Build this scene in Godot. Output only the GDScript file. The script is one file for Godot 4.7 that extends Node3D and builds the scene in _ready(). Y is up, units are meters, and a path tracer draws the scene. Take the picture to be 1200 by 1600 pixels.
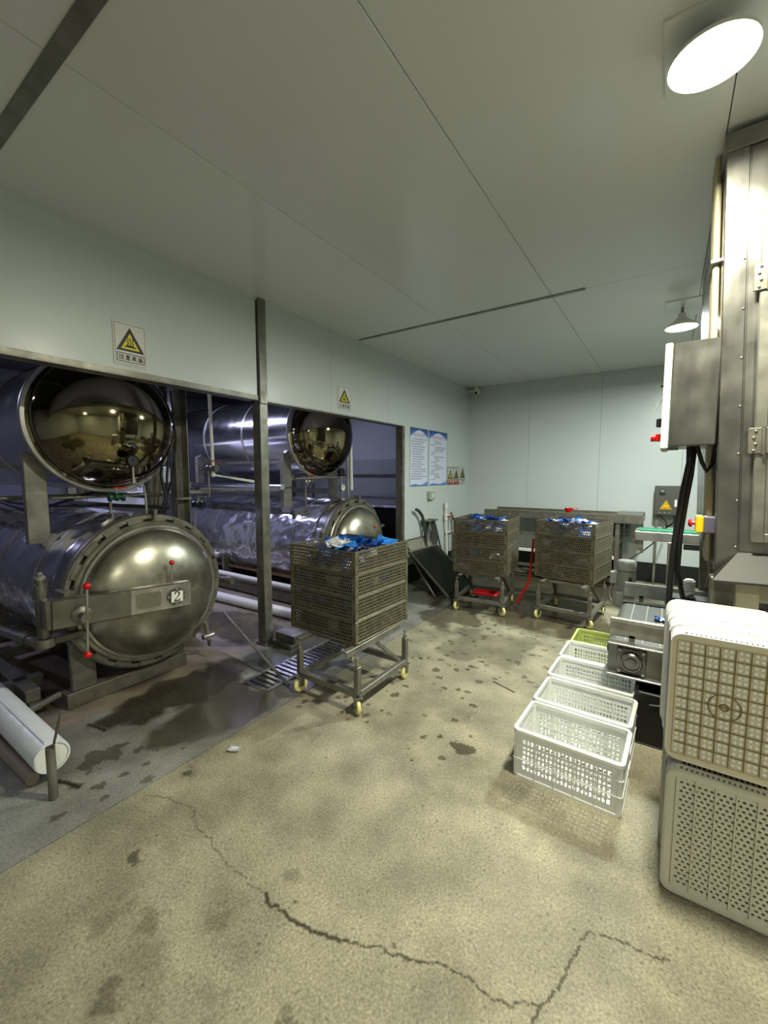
extends Node3D
# Retort room of a food factory: sterilising vessels on the left, basket trolleys, packing line on the right.

var T := {}          # textures
var M := {}          # materials
var taken := {}      # top-level names in use
var rng := RandomNumberGenerator.new()

# ---------------------------------------------------------------- mesh builder
class B:
	var v := PackedVector3Array()
	var n := PackedVector3Array()
	var u := PackedVector2Array()
	var c := PackedColorArray()
	var col := Color.WHITE
	var x := Transform3D.IDENTITY
	func tri(p: Vector3, q: Vector3, r: Vector3, np: Vector3, nq: Vector3, nr: Vector3, up := Vector2.ZERO, uq := Vector2.ZERO, ur := Vector2.ZERO) -> void:
		if (q - p).cross(r - p).dot(np + nq + nr) > 0.0:
			var t := q; q = r; r = t
			t = nq; nq = nr; nr = t
			var w := uq; uq = ur; ur = w
		v.append(x * p); v.append(x * q); v.append(x * r)
		n.append((x.basis * np).normalized()); n.append((x.basis * nq).normalized()); n.append((x.basis * nr).normalized())
		u.append(up); u.append(uq); u.append(ur)
		c.append(col); c.append(col); c.append(col)
	func quad(p: Vector3, q: Vector3, r: Vector3, s: Vector3, nn: Vector3) -> void:
		tri(p, q, r, nn, nn, nn, Vector2(0, 1), Vector2(1, 1), Vector2(1, 0))
		tri(p, r, s, nn, nn, nn, Vector2(0, 1), Vector2(1, 0), Vector2(0, 0))
	func quadn(p: Vector3, q: Vector3, r: Vector3, s: Vector3, np: Vector3, nq: Vector3, nr: Vector3, ns: Vector3) -> void:
		tri(p, q, r, np, nq, nr)
		tri(p, r, s, np, nr, ns)
	func box(ctr: Vector3, size: Vector3, bev := 0.0, bs := Basis.IDENTITY) -> B:
		var h := size * 0.5
		var e := minf(bev, minf(h.x, minf(h.y, h.z)) * 0.9)
		for ax in 3:
			for sg in [-1.0, 1.0]:
				var nn := Vector3.ZERO; nn[ax] = sg
				var a: int = (ax + 1) % 3
				var b: int = (ax + 2) % 3
				var ps: Array[Vector3] = []
				for k in [[-1, -1], [1, -1], [1, 1], [-1, 1]]:
					var p := Vector3.ZERO
					p[ax] = sg * h[ax]; p[a] = k[0] * (h[a] - e); p[b] = k[1] * (h[b] - e)
					ps.append(ctr + bs * p)
				quad(ps[0], ps[1], ps[2], ps[3], bs * nn)
		if e > 0.0:
			for ax in 3:
				var a: int = (ax + 1) % 3
				var b: int = (ax + 2) % 3
				for s1 in [-1.0, 1.0]:
					for s2 in [-1.0, 1.0]:
						var ps: Array[Vector3] = []
						for k in [[-1, 0], [1, 0], [1, 1], [-1, 1]]:
							var p := Vector3.ZERO
							p[ax] = k[0] * (h[ax] - e)
							p[a] = s1 * (h[a] - (e if k[1] == 1 else 0.0))
							p[b] = s2 * (h[b] - (0.0 if k[1] == 1 else e))
							ps.append(ctr + bs * p)
						var nn := Vector3.ZERO; nn[a] = s1; nn[b] = s2
						quad(ps[0], ps[1], ps[2], ps[3], bs * nn.normalized())
			for sx in [-1.0, 1.0]:
				for sy in [-1.0, 1.0]:
					for sz in [-1.0, 1.0]:
						var d := Vector3(sx, sy, sz)
						var nn := (bs * d).normalized()
						tri(ctr + bs * (d * Vector3(h.x, h.y - e, h.z - e)), ctr + bs * (d * Vector3(h.x - e, h.y, h.z - e)), ctr + bs * (d * Vector3(h.x - e, h.y - e, h.z)), nn, nn, nn)
		return self
	func bx(x0: float, x1: float, y0: float, y1: float, z0: float, z1: float, bev := 0.0) -> B:
		return box(Vector3(x0 + x1, y0 + y1, z0 + z1) * 0.5, Vector3(absf(x1 - x0), absf(y1 - y0), absf(z1 - z0)), bev)
	func bar(p: Vector3, q: Vector3, w: float, h: float, bev := 0.0, up := Vector3.UP) -> B:
		var d := (q - p).normalized()
		var s := up.cross(d)
		if s.length() < 0.01: s = Vector3.RIGHT.cross(d)
		s = s.normalized()
		return box((p + q) * 0.5, Vector3(w, h, (q - p).length()), bev, Basis(s, d.cross(s), d))
	func cyl(p: Vector3, q: Vector3, r0: float, r1 := -1.0, k := 16, caps := true) -> B:
		if r1 < 0.0: r1 = r0
		var d := (q - p).normalized()
		var a := d.cross(Vector3.UP if absf(d.y) < 0.9 else Vector3.RIGHT).normalized()
		var b := d.cross(a)
		for i in k:
			var t0 := TAU * i / k
			var t1 := TAU * (i + 1) / k
			var e0 := a * cos(t0) + b * sin(t0)
			var e1 := a * cos(t1) + b * sin(t1)
			quadn(p + e0 * r0, p + e1 * r0, q + e1 * r1, q + e0 * r1, e0, e1, e1, e0)
			if caps:
				tri(p, p + e0 * r0, p + e1 * r0, -d, -d, -d)
				tri(q, q + e0 * r1, q + e1 * r1, d, d, d)
		return self
	func tube(pts: Array, r: float, k := 8, closed := false) -> B:
		var m := pts.size()
		var rings: Array = []
		var side := Vector3.ZERO
		for i in m:
			var d: Vector3
			if closed: d = pts[(i + 1) % m] - pts[(i - 1 + m) % m]
			else: d = pts[mini(i + 1, m - 1)] - pts[maxi(i - 1, 0)]
			d = d.normalized()
			if side == Vector3.ZERO: side = d.cross(Vector3.UP if absf(d.y) < 0.9 else Vector3.RIGHT)
			side = (side - d * side.dot(d)).normalized()
			var up := d.cross(side)
			var ring: Array[Vector3] = []
			for j in k: ring.append(side * cos(TAU * j / k) + up * sin(TAU * j / k))
			rings.append(ring)
		for i in (m if closed else m - 1):
			var i2 := (i + 1) % m
			for j in k:
				var j2 := (j + 1) % k
				quadn(pts[i] + rings[i][j] * r, pts[i] + rings[i][j2] * r, pts[i2] + rings[i2][j2] * r, pts[i2] + rings[i2][j] * r, rings[i][j], rings[i][j2], rings[i2][j2], rings[i2][j])
		if not closed:
			for e in [0, m - 1]:
				var d: Vector3 = (pts[0] - pts[1]) if e == 0 else (pts[m - 1] - pts[m - 2])
				d = d.normalized()
				for j in k: tri(pts[e], pts[e] + rings[e][j] * r, pts[e] + rings[e][(j + 1) % k] * r, d, d, d)
		return self
	# profile of (radius, height) turned about +Y of f
	func lathe(pr: Array, f: Transform3D, k := 32, a0 := 0.0, a1 := TAU) -> B:
		var m := pr.size()
		var sn: Array[Vector2] = []
		for i in m - 1:
			var d: Vector2 = pr[i + 1] - pr[i]
			sn.append(Vector2(d.y, -d.x).normalized())
		for i in m - 1:
			var n0 := sn[i]
			var n1 := sn[i]
			if i > 0 and sn[i - 1].dot(sn[i]) > 0.75: n0 = (sn[i - 1] + sn[i]).normalized()
			if i < m - 2 and sn[i + 1].dot(sn[i]) > 0.75: n1 = (sn[i + 1] + sn[i]).normalized()
			for j in k:
				var t0 := a0 + (a1 - a0) * j / k
				var t1 := a0 + (a1 - a0) * (j + 1) / k
				var e0 := Vector3(cos(t0), 0, sin(t0))
				var e1 := Vector3(cos(t1), 0, sin(t1))
				var P: Vector2 = pr[i]
				var Q: Vector2 = pr[i + 1]
				var up := Vector3.UP
				quadn(f * (e0 * P.x + up * P.y), f * (e1 * P.x + up * P.y), f * (e1 * Q.x + up * Q.y), f * (e0 * Q.x + up * Q.y),
					f.basis * (e0 * n0.x + up * n0.y), f.basis * (e1 * n0.x + up * n0.y), f.basis * (e1 * n1.x + up * n1.y), f.basis * (e0 * n1.x + up * n1.y))
		return self
	func ball(ctr: Vector3, r: float, k := 16, squash := 1.0) -> B:
		var pr: Array = []
		for i in k / 2 + 1:
			var t := -PI / 2 + PI * i / (k / 2)
			pr.append(Vector2(maxf(cos(t) * r, 0.0), sin(t) * r * squash))
		return lathe(pr, Transform3D(Basis.IDENTITY, ctr), k)
	func prism(poly: PackedVector2Array, z0: float, z1: float, f := Transform3D.IDENTITY) -> B:
		var ix := Geometry2D.triangulate_polygon(poly)
		for i in range(0, ix.size(), 3):
			for z in [z0, z1]:
				var nn := f.basis * Vector3(0, 0, 1.0 if z == maxf(z0, z1) else -1.0)
				var p := poly[ix[i]]; var q := poly[ix[i + 1]]; var r := poly[ix[i + 2]]
				tri(f * Vector3(p.x, p.y, z), f * Vector3(q.x, q.y, z), f * Vector3(r.x, r.y, z), nn, nn, nn)
		var cw := Geometry2D.is_polygon_clockwise(poly)
		for i in poly.size():
			var p := poly[i]
			var q := poly[(i + 1) % poly.size()]
			var e := (q - p).normalized()
			var o := Vector2(e.y, -e.x) if not cw else Vector2(-e.y, e.x)
			quad(f * Vector3(p.x, p.y, z0), f * Vector3(q.x, q.y, z0), f * Vector3(q.x, q.y, z1), f * Vector3(p.x, p.y, z1), f.basis * Vector3(o.x, o.y, 0))
		return self
	# sheet w x h in XY about f, with staggered round holes
	func perforated(w: float, h: float, nx: int, ny: int, r: float, mx: float, my: float, th: float, f: Transform3D) -> B:
		var cw := (w - 2 * mx) / (nx + 0.5)
		var ch := (h - 2 * my) / ny
		for sz in [-1.0, 1.0]:
			var z: float = sz * th * 0.5
			var nn := f.basis * Vector3(0, 0, sz)
			for e in [[-w / 2, w / 2, -h / 2, -h / 2 + my], [-w / 2, w / 2, h / 2 - my, h / 2], [-w / 2, -w / 2 + mx, -h / 2 + my, h / 2 - my], [w / 2 - mx, w / 2, -h / 2 + my, h / 2 - my]]:
				quad(f * Vector3(e[0], e[2], z), f * Vector3(e[1], e[2], z), f * Vector3(e[1], e[3], z), f * Vector3(e[0], e[3], z), nn)
			for j in ny:
				var off := 0.0 if j % 2 == 0 else cw * 0.5
				var y0 := -h / 2 + my + j * ch
				var gx := (w / 2 - mx - cw * 0.5) if j % 2 == 0 else (-w / 2 + mx)
				quad(f * Vector3(gx, y0, z), f * Vector3(gx + cw * 0.5, y0, z), f * Vector3(gx + cw * 0.5, y0 + ch, z), f * Vector3(gx, y0 + ch, z), nn)
				for i in nx:
					var o := Vector3(-w / 2 + mx + off + (i + 0.5) * cw, y0 + ch * 0.5, z)
					for k in 8:
						var t0 := TAU * k / 8.0
						var t1 := TAU * (k + 1) / 8.0
						var h0 := o + Vector3(cos(t0), sin(t0), 0) * r
						var h1 := o + Vector3(cos(t1), sin(t1), 0) * r
						var s0 := o + Vector3(signf(snappedf(cos(t0), .01)) * cw * .5, signf(snappedf(sin(t0), .01)) * ch * .5, 0)
						var s1 := o + Vector3(signf(snappedf(cos(t1), .01)) * cw * .5, signf(snappedf(sin(t1), .01)) * ch * .5, 0)
						quad(f * h0, f * s0, f * s1, f * h1, nn)
						if sz > 0:
							var bk := Vector3(0, 0, -th)
							var inw := f.basis * (o - (h0 + h1) * 0.5).normalized()
							quad(f * h0, f * h1, f * (h1 + bk), f * (h0 + bk), inw)
		return self
	# lattice of bars w x h in XY: nx x ny rectangular openings
	func lattice(w: float, h: float, nx: int, ny: int, bw: float, bh: float, l: float, r: float, b: float, t: float, th: float, f: Transform3D) -> B:
		var x0 := x
		x = x0 * f
		box(Vector3(-w / 2 + l / 2, 0, 0), Vector3(l, h, th)); box(Vector3(w / 2 - r / 2, 0, 0), Vector3(r, h, th))
		box(Vector3((l - r) / 2, -h / 2 + b / 2, 0), Vector3(w - l - r, b, th)); box(Vector3((l - r) / 2, h / 2 - t / 2, 0), Vector3(w - l - r, t, th))
		var iw := w - l - r
		var ih := h - b - t
		for i in range(1, nx): box(Vector3(-w / 2 + l + iw * i / nx, (b - t) / 2, 0), Vector3(bw, ih, th * .9))
		for j in range(1, ny): box(Vector3((l - r) / 2, -h / 2 + b + ih * j / ny, 0), Vector3(iw, bh, th * .8))
		x = x0
		return self
	func mesh() -> ArrayMesh:
		var a := []
		a.resize(Mesh.ARRAY_MAX)
		a[Mesh.ARRAY_VERTEX] = v; a[Mesh.ARRAY_NORMAL] = n; a[Mesh.ARRAY_TEX_UV] = u; a[Mesh.ARRAY_COLOR] = c
		var m := ArrayMesh.new()
		m.add_surface_from_arrays(Mesh.PRIMITIVE_TRIANGLES, a)
		return m

# ---------------------------------------------------------------- object helpers
func numbered(called: String, d: Dictionary) -> String:
	if not d.has(called):
		d[called] = 0
		return called
	d[called] += 1
	return "%s_%03d" % [called, d[called]]

func thing(called: String, label: String, category: String, at := Vector3.ZERO, turn := 0.0, group := "") -> Node3D:
	var o := Node3D.new()
	o.name = numbered(called, taken)
	add_child(o)
	o.position = at
	o.rotation.y = turn
	tag(o, label, category, group)
	return o

func tag(o: Node, label: String, category: String, group := "") -> void:
	o.set_meta("label", label); o.set_meta("category", category)
	if group != "": o.set_meta("group", group)

func part(called: String, b, m: Material, parent: Node) -> MeshInstance3D:
	var o := MeshInstance3D.new()
	if not parent.has_meta("_names"): parent.set_meta("_names", {})
	o.name = numbered(called, parent.get_meta("_names"))
	o.mesh = b.mesh() if b is B else b
	o.material_override = m
	parent.add_child(o)
	return o

func solo(called: String, b, m: Material, label: String, category: String, group := "") -> MeshInstance3D:
	var o := MeshInstance3D.new()
	o.name = numbered(called, taken)
	o.mesh = b.mesh() if b is B else b
	o.material_override = m
	add_child(o)
	tag(o, label, category, group)
	return o

func struct(called: String, b, m: Material, parent: Node = null) -> MeshInstance3D:
	if parent: return part(called, b, m, parent)
	var o := MeshInstance3D.new()
	o.name = numbered(called, taken)
	o.mesh = b.mesh() if b is B else b
	o.material_override = m
	add_child(o)
	o.set_meta("kind", "structure")
	return o

func structroot(called: String) -> Node3D:
	var o := Node3D.new()
	o.name = numbered(called, taken)
	add_child(o)
	o.set_meta("kind", "structure")
	return o

func dup(src: Node3D, at: Vector3, turn: float, label: String, group := "") -> Node3D:
	var o: Node3D = src.duplicate()
	var base := String(src.name)
	if base.substr(base.length() - 4, 1) == "_" and base.right(3).is_valid_int(): base = base.left(base.length() - 4)
	o.name = numbered(base, taken)
	add_child(o)
	o.position = at
	o.rotation.y = turn
	o.set_meta("label", label)
	if group != "": o.set_meta("group", group)
	return o

# ---------------------------------------------------------------- textures and materials
func fnoise(seed_: int, freq: float, oct := 4) -> FastNoiseLite:
	var f := FastNoiseLite.new()
	f.seed = seed_; f.frequency = freq
	f.noise_type = FastNoiseLite.TYPE_SIMPLEX_SMOOTH
	f.fractal_octaves = oct
	return f

func ramp_tex(img: Image, lo: float, hi: float) -> ImageTexture:
	var d := img.get_data()
	var o := PackedByteArray()
	o.resize(d.size())
	for i in d.size(): o[i] = clampi(int(255.0 * lerpf(lo, hi, d[i] / 255.0)), 0, 255)
	return ImageTexture.create_from_image(Image.create_from_data(img.get_width(), img.get_height(), false, Image.FORMAT_L8, o))

func gray(seed_: int, size: int, freq: float, oct := 4) -> Image:
	var i := fnoise(seed_, freq, oct).get_seamless_image(size, size)
	i.convert(Image.FORMAT_L8)
	return i

func make_textures() -> void:
	T.rough_soft = ramp_tex(gray(3, 256, 0.02), 0.72, 1.0)
	var st := fnoise(5, 0.03, 4).get_seamless_image(256, 256)
	st.convert(Image.FORMAT_L8)
	st.resize(256, 16, Image.INTERPOLATE_BILINEAR)
	var st2 := st.duplicate()
	st2.resize(256, 256, Image.INTERPOLATE_CUBIC)
	T.streak = ramp_tex(st2, 0.6, 1.0)
	T.blot = ramp_tex(gray(9, 256, 0.012, 5), 0.74, 1.0)
	var bm := gray(12, 256, 0.02, 3)
	bm.convert(Image.FORMAT_RGBA8)
	bm.bump_map_to_normal_map(3.0)
	T.wavy = ImageTexture.create_from_image(bm)
	var bm2 := gray(13, 256, 0.006, 2)
	bm2.convert(Image.FORMAT_RGBA8)
	bm2.bump_map_to_normal_map(1.2)
	T.slow = ImageTexture.create_from_image(bm2)
	var g1 := gray(21, 512, 0.16, 3)
	T.grain = ramp_tex(g1, 0.72, 1.06)

func mat(color: Color, rough := 0.5, metal := 0.0, opt := {}) -> StandardMaterial3D:
	var m := StandardMaterial3D.new()
	m.albedo_color = color
	m.roughness = rough
	m.metallic = metal
	if opt.has("rt"):
		m.roughness_texture = opt.rt
		m.roughness_texture_channel = BaseMaterial3D.TEXTURE_CHANNEL_GRAYSCALE
	if opt.has("at"): m.albedo_texture = opt.at
	if opt.has("nt"):
		m.normal_enabled = true
		m.normal_texture = opt.nt
		m.normal_scale = opt.get("ns", 0.5)
	if opt.has("rt") or opt.has("at") or opt.has("nt"):
		m.uv1_triplanar = opt.get("tri", true)
		m.uv1_world_triplanar = opt.get("world", false)
		var s: float = opt.get("s", 1.0)
		m.uv1_scale = Vector3(s, s, s) if not opt.has("sv") else opt.sv
	if opt.get("vc", false): m.vertex_color_use_as_albedo = true
	if opt.has("back"):
		m.backlight_enabled = true
		m.backlight = Color(opt.back, opt.back, opt.back)
	if opt.has("spec"): m.metallic_specular = opt.spec
	m.cull_mode = BaseMaterial3D.CULL_DISABLED
	return m

func make_materials() -> void:
	make_textures()
	M.panel = mat(Color(0.745, 0.775, 0.765), 0.4, 0.0, {"rt": T.rough_soft, "nt": T.slow, "ns": 0.25, "s": 0.35, "world": true})
	M.ceil = mat(Color(0.83, 0.84, 0.82), 0.27, 0.0, {"rt": T.rough_soft, "nt": T.slow, "ns": 0.3, "s": 0.3, "world": true})
	M.dark = mat(Color(0.05, 0.05, 0.05), 0.8)
	M.gap = mat(Color(0.12, 0.12, 0.11), 0.9)
	M.slab = mat(Color(0.4, 0.4, 0.4), 0.9)
	M.galv = mat(Color(0.56, 0.555, 0.51), 0.48, 0.6, {"rt": T.rough_soft, "at": T.blot, "s": 1.5})
	M.steel = mat(Color(0.76, 0.755, 0.72), 0.36, 0.75, {"rt": T.rough_soft, "at": T.blot, "s": 1.2})
	M.brushed = mat(Color(0.56, 0.555, 0.53), 0.38, 0.92, {"rt": T.streak, "at": T.blot, "s": 1.0})
	M.dull = mat(Color(0.52, 0.51, 0.46), 0.5, 0.6, {"rt": T.rough_soft, "at": T.blot, "s": 2.0})
	M.basket = mat(Color(0.53, 0.505, 0.42), 0.45, 0.6, {"rt": T.rough_soft, "at": T.blot, "s": 3.0})
	M.door = mat(Color(0.70, 0.69, 0.62), 0.36, 0.9, {"rt": T.rough_soft, "at": T.blot, "s": 2.2})
	M.mirror = mat(Color(0.62, 0.58, 0.45), 0.07, 1.0, {"rt": T.rough_soft, "at": T.blot, "s": 0.7})
	M.foil = mat(Color(0.78, 0.78, 0.81), 0.22, 0.95, {"rt": T.rough_soft, "nt": T.wavy, "ns": 0.4, "s": 1.3})
	M.polished = mat(Color(0.84, 0.84, 0.84), 0.19, 1.0, {"rt": T.streak, "nt": T.slow, "ns": 0.4, "s": 0.8})
	M.lampshade = mat(Color(0.88, 0.87, 0.83), 0.4)
	M.conduit = mat(Color(0.74, 0.71, 0.58), 0.4, 0.3)
	M.red = mat(Color(0.75, 0.04, 0.06), 0.3)
	M.black = mat(Color(0.03, 0.03, 0.03), 0.5)
	M.rubber = mat(Color(0.045, 0.045, 0.045), 0.6)
	M.white = mat(Color(0.85, 0.855, 0.82), 0.38)
	M.crate = mat(Color(0.91, 0.92, 0.90), 0.36, 0.0, {"back": 0.4})
	M.cream = mat(Color(0.93, 0.89, 0.76), 0.4, 0.0, {"back": 0.9})
	M.rib = mat(Color(0.50, 0.44, 0.30), 0.5)
	M.aged = mat(Color(0.84, 0.83, 0.76), 0.42, 0.0, {"back": 0.7})
	M.mesh = mat(Color(0.62, 0.61, 0.55), 0.5, 0.2)
	M.greencrate = mat(Color(0.74, 0.79, 0.46), 0.42, 0.0, {"back": 0.4})
	M.pvc = mat(Color(0.82, 0.84, 0.86), 0.35, 0.0, {"nt": T.wavy, "ns": 0.35, "s": 1.2})
	M.caster = mat(Color(0.86, 0.83, 0.55), 0.4)
	M.pouch_blue = mat(Color(1, 1, 1), 0.22, 0.25, {"vc": true})
	M.greenbelt = mat(Color(0.03, 0.42, 0.28), 0.5)
	M.belt = mat(Color(0.36, 0.37, 0.35), 0.5)
	M.beltline = mat(Color(0.62, 0.63, 0.58), 0.5)
	M.motor = mat(Color(0.47, 0.48, 0.46), 0.42)
	M.yellow = mat(Color(0.95, 0.75, 0.02), 0.4)
	M.graybox = mat(Color(0.33, 0.32, 0.38), 0.5)
	M.hose = mat(Color(0.24, 0.25, 0.24), 0.5)
	M.tan = mat(Color(0.50, 0.46, 0.40), 0.6)
	M.brown = mat(Color(0.42, 0.33, 0.25), 0.8)
	M.glass = mat(Color(0.78, 0.84, 0.88), 0.25, 0.15)

# a picture drawn in code: canvas helper
func stroke(im: Image, p: Vector2, q: Vector2, w: int, c: Color) -> void:
	var k := int(p.distance_to(q)) + 1
	for i in k + 1:
		var t := p.lerp(q, float(i) / k)
		im.fill_rect(Rect2i(int(t.x) - w / 2, int(t.y) - w / 2, w, w), c)

const GLYPHS := [
	[[12, 12, 24, 22], [8, 36, 20, 46], [8, 90, 24, 60], [58, 4, 66, 16], [36, 26, 90, 26], [42, 54, 86, 54], [32, 88, 94, 88], [63, 26, 63, 88]],
	[[48, 0, 52, 8], [20, 12, 80, 12], [34, 16, 38, 26], [66, 16, 62, 26], [8, 29, 92, 29], [28, 38, 72, 38, 72, 62, 28, 62, 28, 38], [28, 50, 72, 50], [16, 74, 10, 92], [32, 70, 34, 93, 70, 94, 74, 80], [48, 68, 54, 78], [80, 70, 90, 84]],
	[[50, 0, 50, 14], [8, 16, 92, 16], [32, 26, 68, 26, 68, 42, 32, 42, 32, 26], [14, 96, 14, 52, 86, 52, 86, 92, 76, 92], [36, 64, 64, 64, 64, 82, 36, 82, 36, 64]],
	[[10, 10, 22, 20], [6, 36, 18, 44], [6, 92, 22, 62], [40, 8, 82, 8, 82, 46, 40, 46, 40, 8], [40, 27, 82, 27], [36, 88, 36, 58, 86, 58, 86, 88], [52, 58, 52, 88], [70, 58, 70, 88], [26, 90, 96, 90]]]

func glyph(im: Image, g: Array, o: Vector2, s: float, w: int, c: Color) -> void:
	for line in g:
		for i in range(0, line.size() - 2, 2):
			stroke(im, o + Vector2(line[i], line[i + 1]) * s / 100.0, o + Vector2(line[i + 2], line[i + 3]) * s / 100.0, w, c)

func triangle(im: Image, cx: float, y0: float, y1: float, hw: float, c: Color) -> void:
	for y in range(int(y0), int(y1)):
		var t := (y - y0) / (y1 - y0)
		im.fill_rect(Rect2i(int(cx - hw * t), y, int(2 * hw * t) + 1, 1), c)

func pic(im: Image, rough := 0.4) -> StandardMaterial3D:
	im.generate_mipmaps()
	var m := mat(Color(1, 1, 1), rough)
	m.albedo_texture = ImageTexture.create_from_image(im)
	return m

func board(called: String, label: String, category: String, im: Image, at: Vector3, w: float, h: float, turn: float, group := "", backing: Material = null) -> Node3D:
	var t := thing(called, label, category, at, turn, group)
	part("backing", B.new().box(Vector3(0, 0, 0.002), Vector3(w, h, 0.004), 0.0008), backing if backing else M.white, t)
	var f := B.new()
	f.quad(Vector3(-w / 2, -h / 2, 0.0045), Vector3(w / 2, -h / 2, 0.0045), Vector3(w / 2, h / 2, 0.0045), Vector3(-w / 2, h / 2, 0.0045), Vector3.BACK)
	part("printed_face", f, pic(im), t)
	return t

func heat_sign() -> Image:
	var im := Image.create(240, 320, false, Image.FORMAT_RGB8)
	var K := Color(0.03, 0.03, 0.03)
	im.fill(Color(0.80, 0.80, 0.78))
	for e in [Rect2i(10, 10, 220, 3), Rect2i(10, 307, 220, 3), Rect2i(10, 10, 3, 300), Rect2i(227, 10, 3, 300)]: im.fill_rect(e, K)
	triangle(im, 120, 32, 212, 102, K)
	triangle(im, 120, 74, 196, 68, Color(0.85, 0.80, 0.05))
	for i in 3:
		var px := 102.0 + i * 18
		for k in 4: stroke(im, Vector2(px + (5 if k % 2 else -4), 110 + k * 13), Vector2(px + (-4 if k % 2 else 5), 123 + k * 13), 5, K)
	im.fill_rect(Rect2i(78, 172, 84, 9), K)
	im.fill_rect(Rect2i(92, 164, 56, 9), K)
	for e in [Rect2i(20, 228, 200, 6), Rect2i(20, 288, 200, 6), Rect2i(20, 228, 6, 66), Rect2i(214, 228, 6, 66)]: im.fill_rect(e, K)
	for i in 4: glyph(im, GLYPHS[i], Vector2(33 + i * 45, 240), 40, 5, K)
	return im

func poster(seed_: int, dense: bool) -> Image:
	var im := Image.create(256, 400, false, Image.FORMAT_RGB8)
	rng.seed = seed_
	im.fill(Color(0.80, 0.83, 0.90))
	for y in 60:
		for x in 256:
			var edge := 58.0 - 46.0 * sin(PI * clampf((x - 10) / 240.0, 0, 1))
			if y < edge: im.set_pixel(x, y, Color(0.10, 0.22, 0.50).lerp(Color(0.35, 0.55, 0.85), y / 60.0))
			elif y < edge + 5: im.set_pixel(x, y, Color(0.55, 0.72, 0.92))
	for y in range(366, 400):
		for x in 256:
			if y > 396 - 0.09 * x - 8 * sin(x * 0.03): im.set_pixel(x, y, Color(0.22, 0.45, 0.75).lerp(Color(0.5, 0.7, 0.9), (400 - y) / 34.0))
	for i in 8:
		var x0 := 46 + i * 21
		im.fill_rect(Rect2i(x0, 40, 14, 3), Color(0.62, 0.25, 0.36)); im.fill_rect(Rect2i(x0 + 5, 36, 4, 22), Color(0.62, 0.25, 0.36)); im.fill_rect(Rect2i(x0, 53, 14, 3), Color(0.62, 0.25, 0.36))
	var y := 72
	while y < 356:
		var n := rng.randi_range(11, 17) if dense else rng.randi_range(3, 12)
		var x := 18 if rng.randf() < 0.5 else 30
		if not dense and rng.randf() < 0.4: x += 50
		for k in n:
			if x > 232: break
			var c := Color(0.12, 0.16, 0.26) if dense else Color(0.22, 0.25, 0.32)
			im.fill_rect(Rect2i(x, y + rng.randi_range(0, 2), 9, 2), c); im.fill_rect(Rect2i(x + rng.randi_range(1, 6), y, 2, 9), c); im.fill_rect(Rect2i(x, y + 6, 9, 2), c)
			x += 13
		y += 17 if dense else 14
	for e in [Rect2i(0, 0, 256, 4), Rect2i(0, 396, 256, 4), Rect2i(0, 0, 4, 400), Rect2i(252, 0, 4, 400)]: im.fill_rect(e, Color(0.36, 0.45, 0.38))
	return im

func small_sign(two: bool) -> Image:
	var w := 200 if two else 100
	var im := Image.create(w, 130, false, Image.FORMAT_RGB8)
	im.fill(Color(0.74, 0.76, 0.74))
	var K := Color(0.05, 0.05, 0.04)
	for i in (2 if two else 1):
		var cx := 50 + i * 100
		if two:
			for e in [Rect2i(cx - 47, 3, 94, 5), Rect2i(cx - 47, 3, 5, 88), Rect2i(cx + 42, 3, 5, 88)]: im.fill_rect(e, Color(0.35, 0.2, 0.16))
		triangle(im, cx, 14, 86, 40, K)
		triangle(im, cx, 32, 78, 25, Color(0.72, 0.70, 0.05) if i == 0 and two else Color(0.45, 0.47, 0.10))
		stroke(im, Vector2(cx + 3, 48), Vector2(cx - 4, 60), 4, K); stroke(im, Vector2(cx - 4, 60), Vector2(cx + 4, 60), 4, K); stroke(im, Vector2(cx + 4, 60), Vector2(cx - 3, 74), 4, K)
	if two:
		im.fill_rect(Rect2i(0, 92, 200, 38), Color(0.50, 0.14, 0.09))
		for i in 5: glyph(im, GLYPHS[(i * 3) % 4].slice(0, 5), Vector2(12 + i * 37, 97), 28, 4, Color(0.85, 0.78, 0.72))
	else:
		for i in 3: glyph(im, GLYPHS[(i + 1) % 4].slice(0, 5), Vector2(8 + i * 29, 92), 22, 3, K)
		for i in 6: im.fill_rect(Rect2i(12 + i * 13, 120, 9, 4), K)
	return im

# ---------------------------------------------------------------- floor texture (albedo and wetness over the plan)
const FX := -5.2
const FZ := -6.95
const FS := 7.0
const FN := 1536
var fdark := PackedFloat32Array()
var fwet := PackedFloat32Array()

func blob(cx: float, cz: float, rx: float, rz: float, dark: float, wet: float, seed_: int, rough := 0.6, edge := 5.0) -> void:
	var nz := fnoise(seed_, 1.0, 3)
	var k := FN / FS
	var fq := 0.7 / minf(rx, rz)
	for j in range(maxi(0, int((cz - rz * 1.6 - FZ) * k)), mini(FN, int((cz + rz * 1.6 - FZ) * k))):
		for i in range(maxi(0, int((cx - rx * 1.6 - FX) * k)), mini(FN, int((cx + rx * 1.6 - FX) * k))):
			var wx := FX + i / k
			var wz := FZ + j / k
			var d := Vector2((wx - cx) / rx, (wz - cz) / rz).length() + rough * nz.get_noise_2d(wx * fq, wz * fq)
			var a := clampf((1.0 - d) * edge, 0.0, 1.0)
			if a > 0.0:
				var q := j * FN + i
				fdark[q] = maxf(fdark[q], a * dark)
				fwet[q] = maxf(fwet[q], a * wet)

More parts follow.
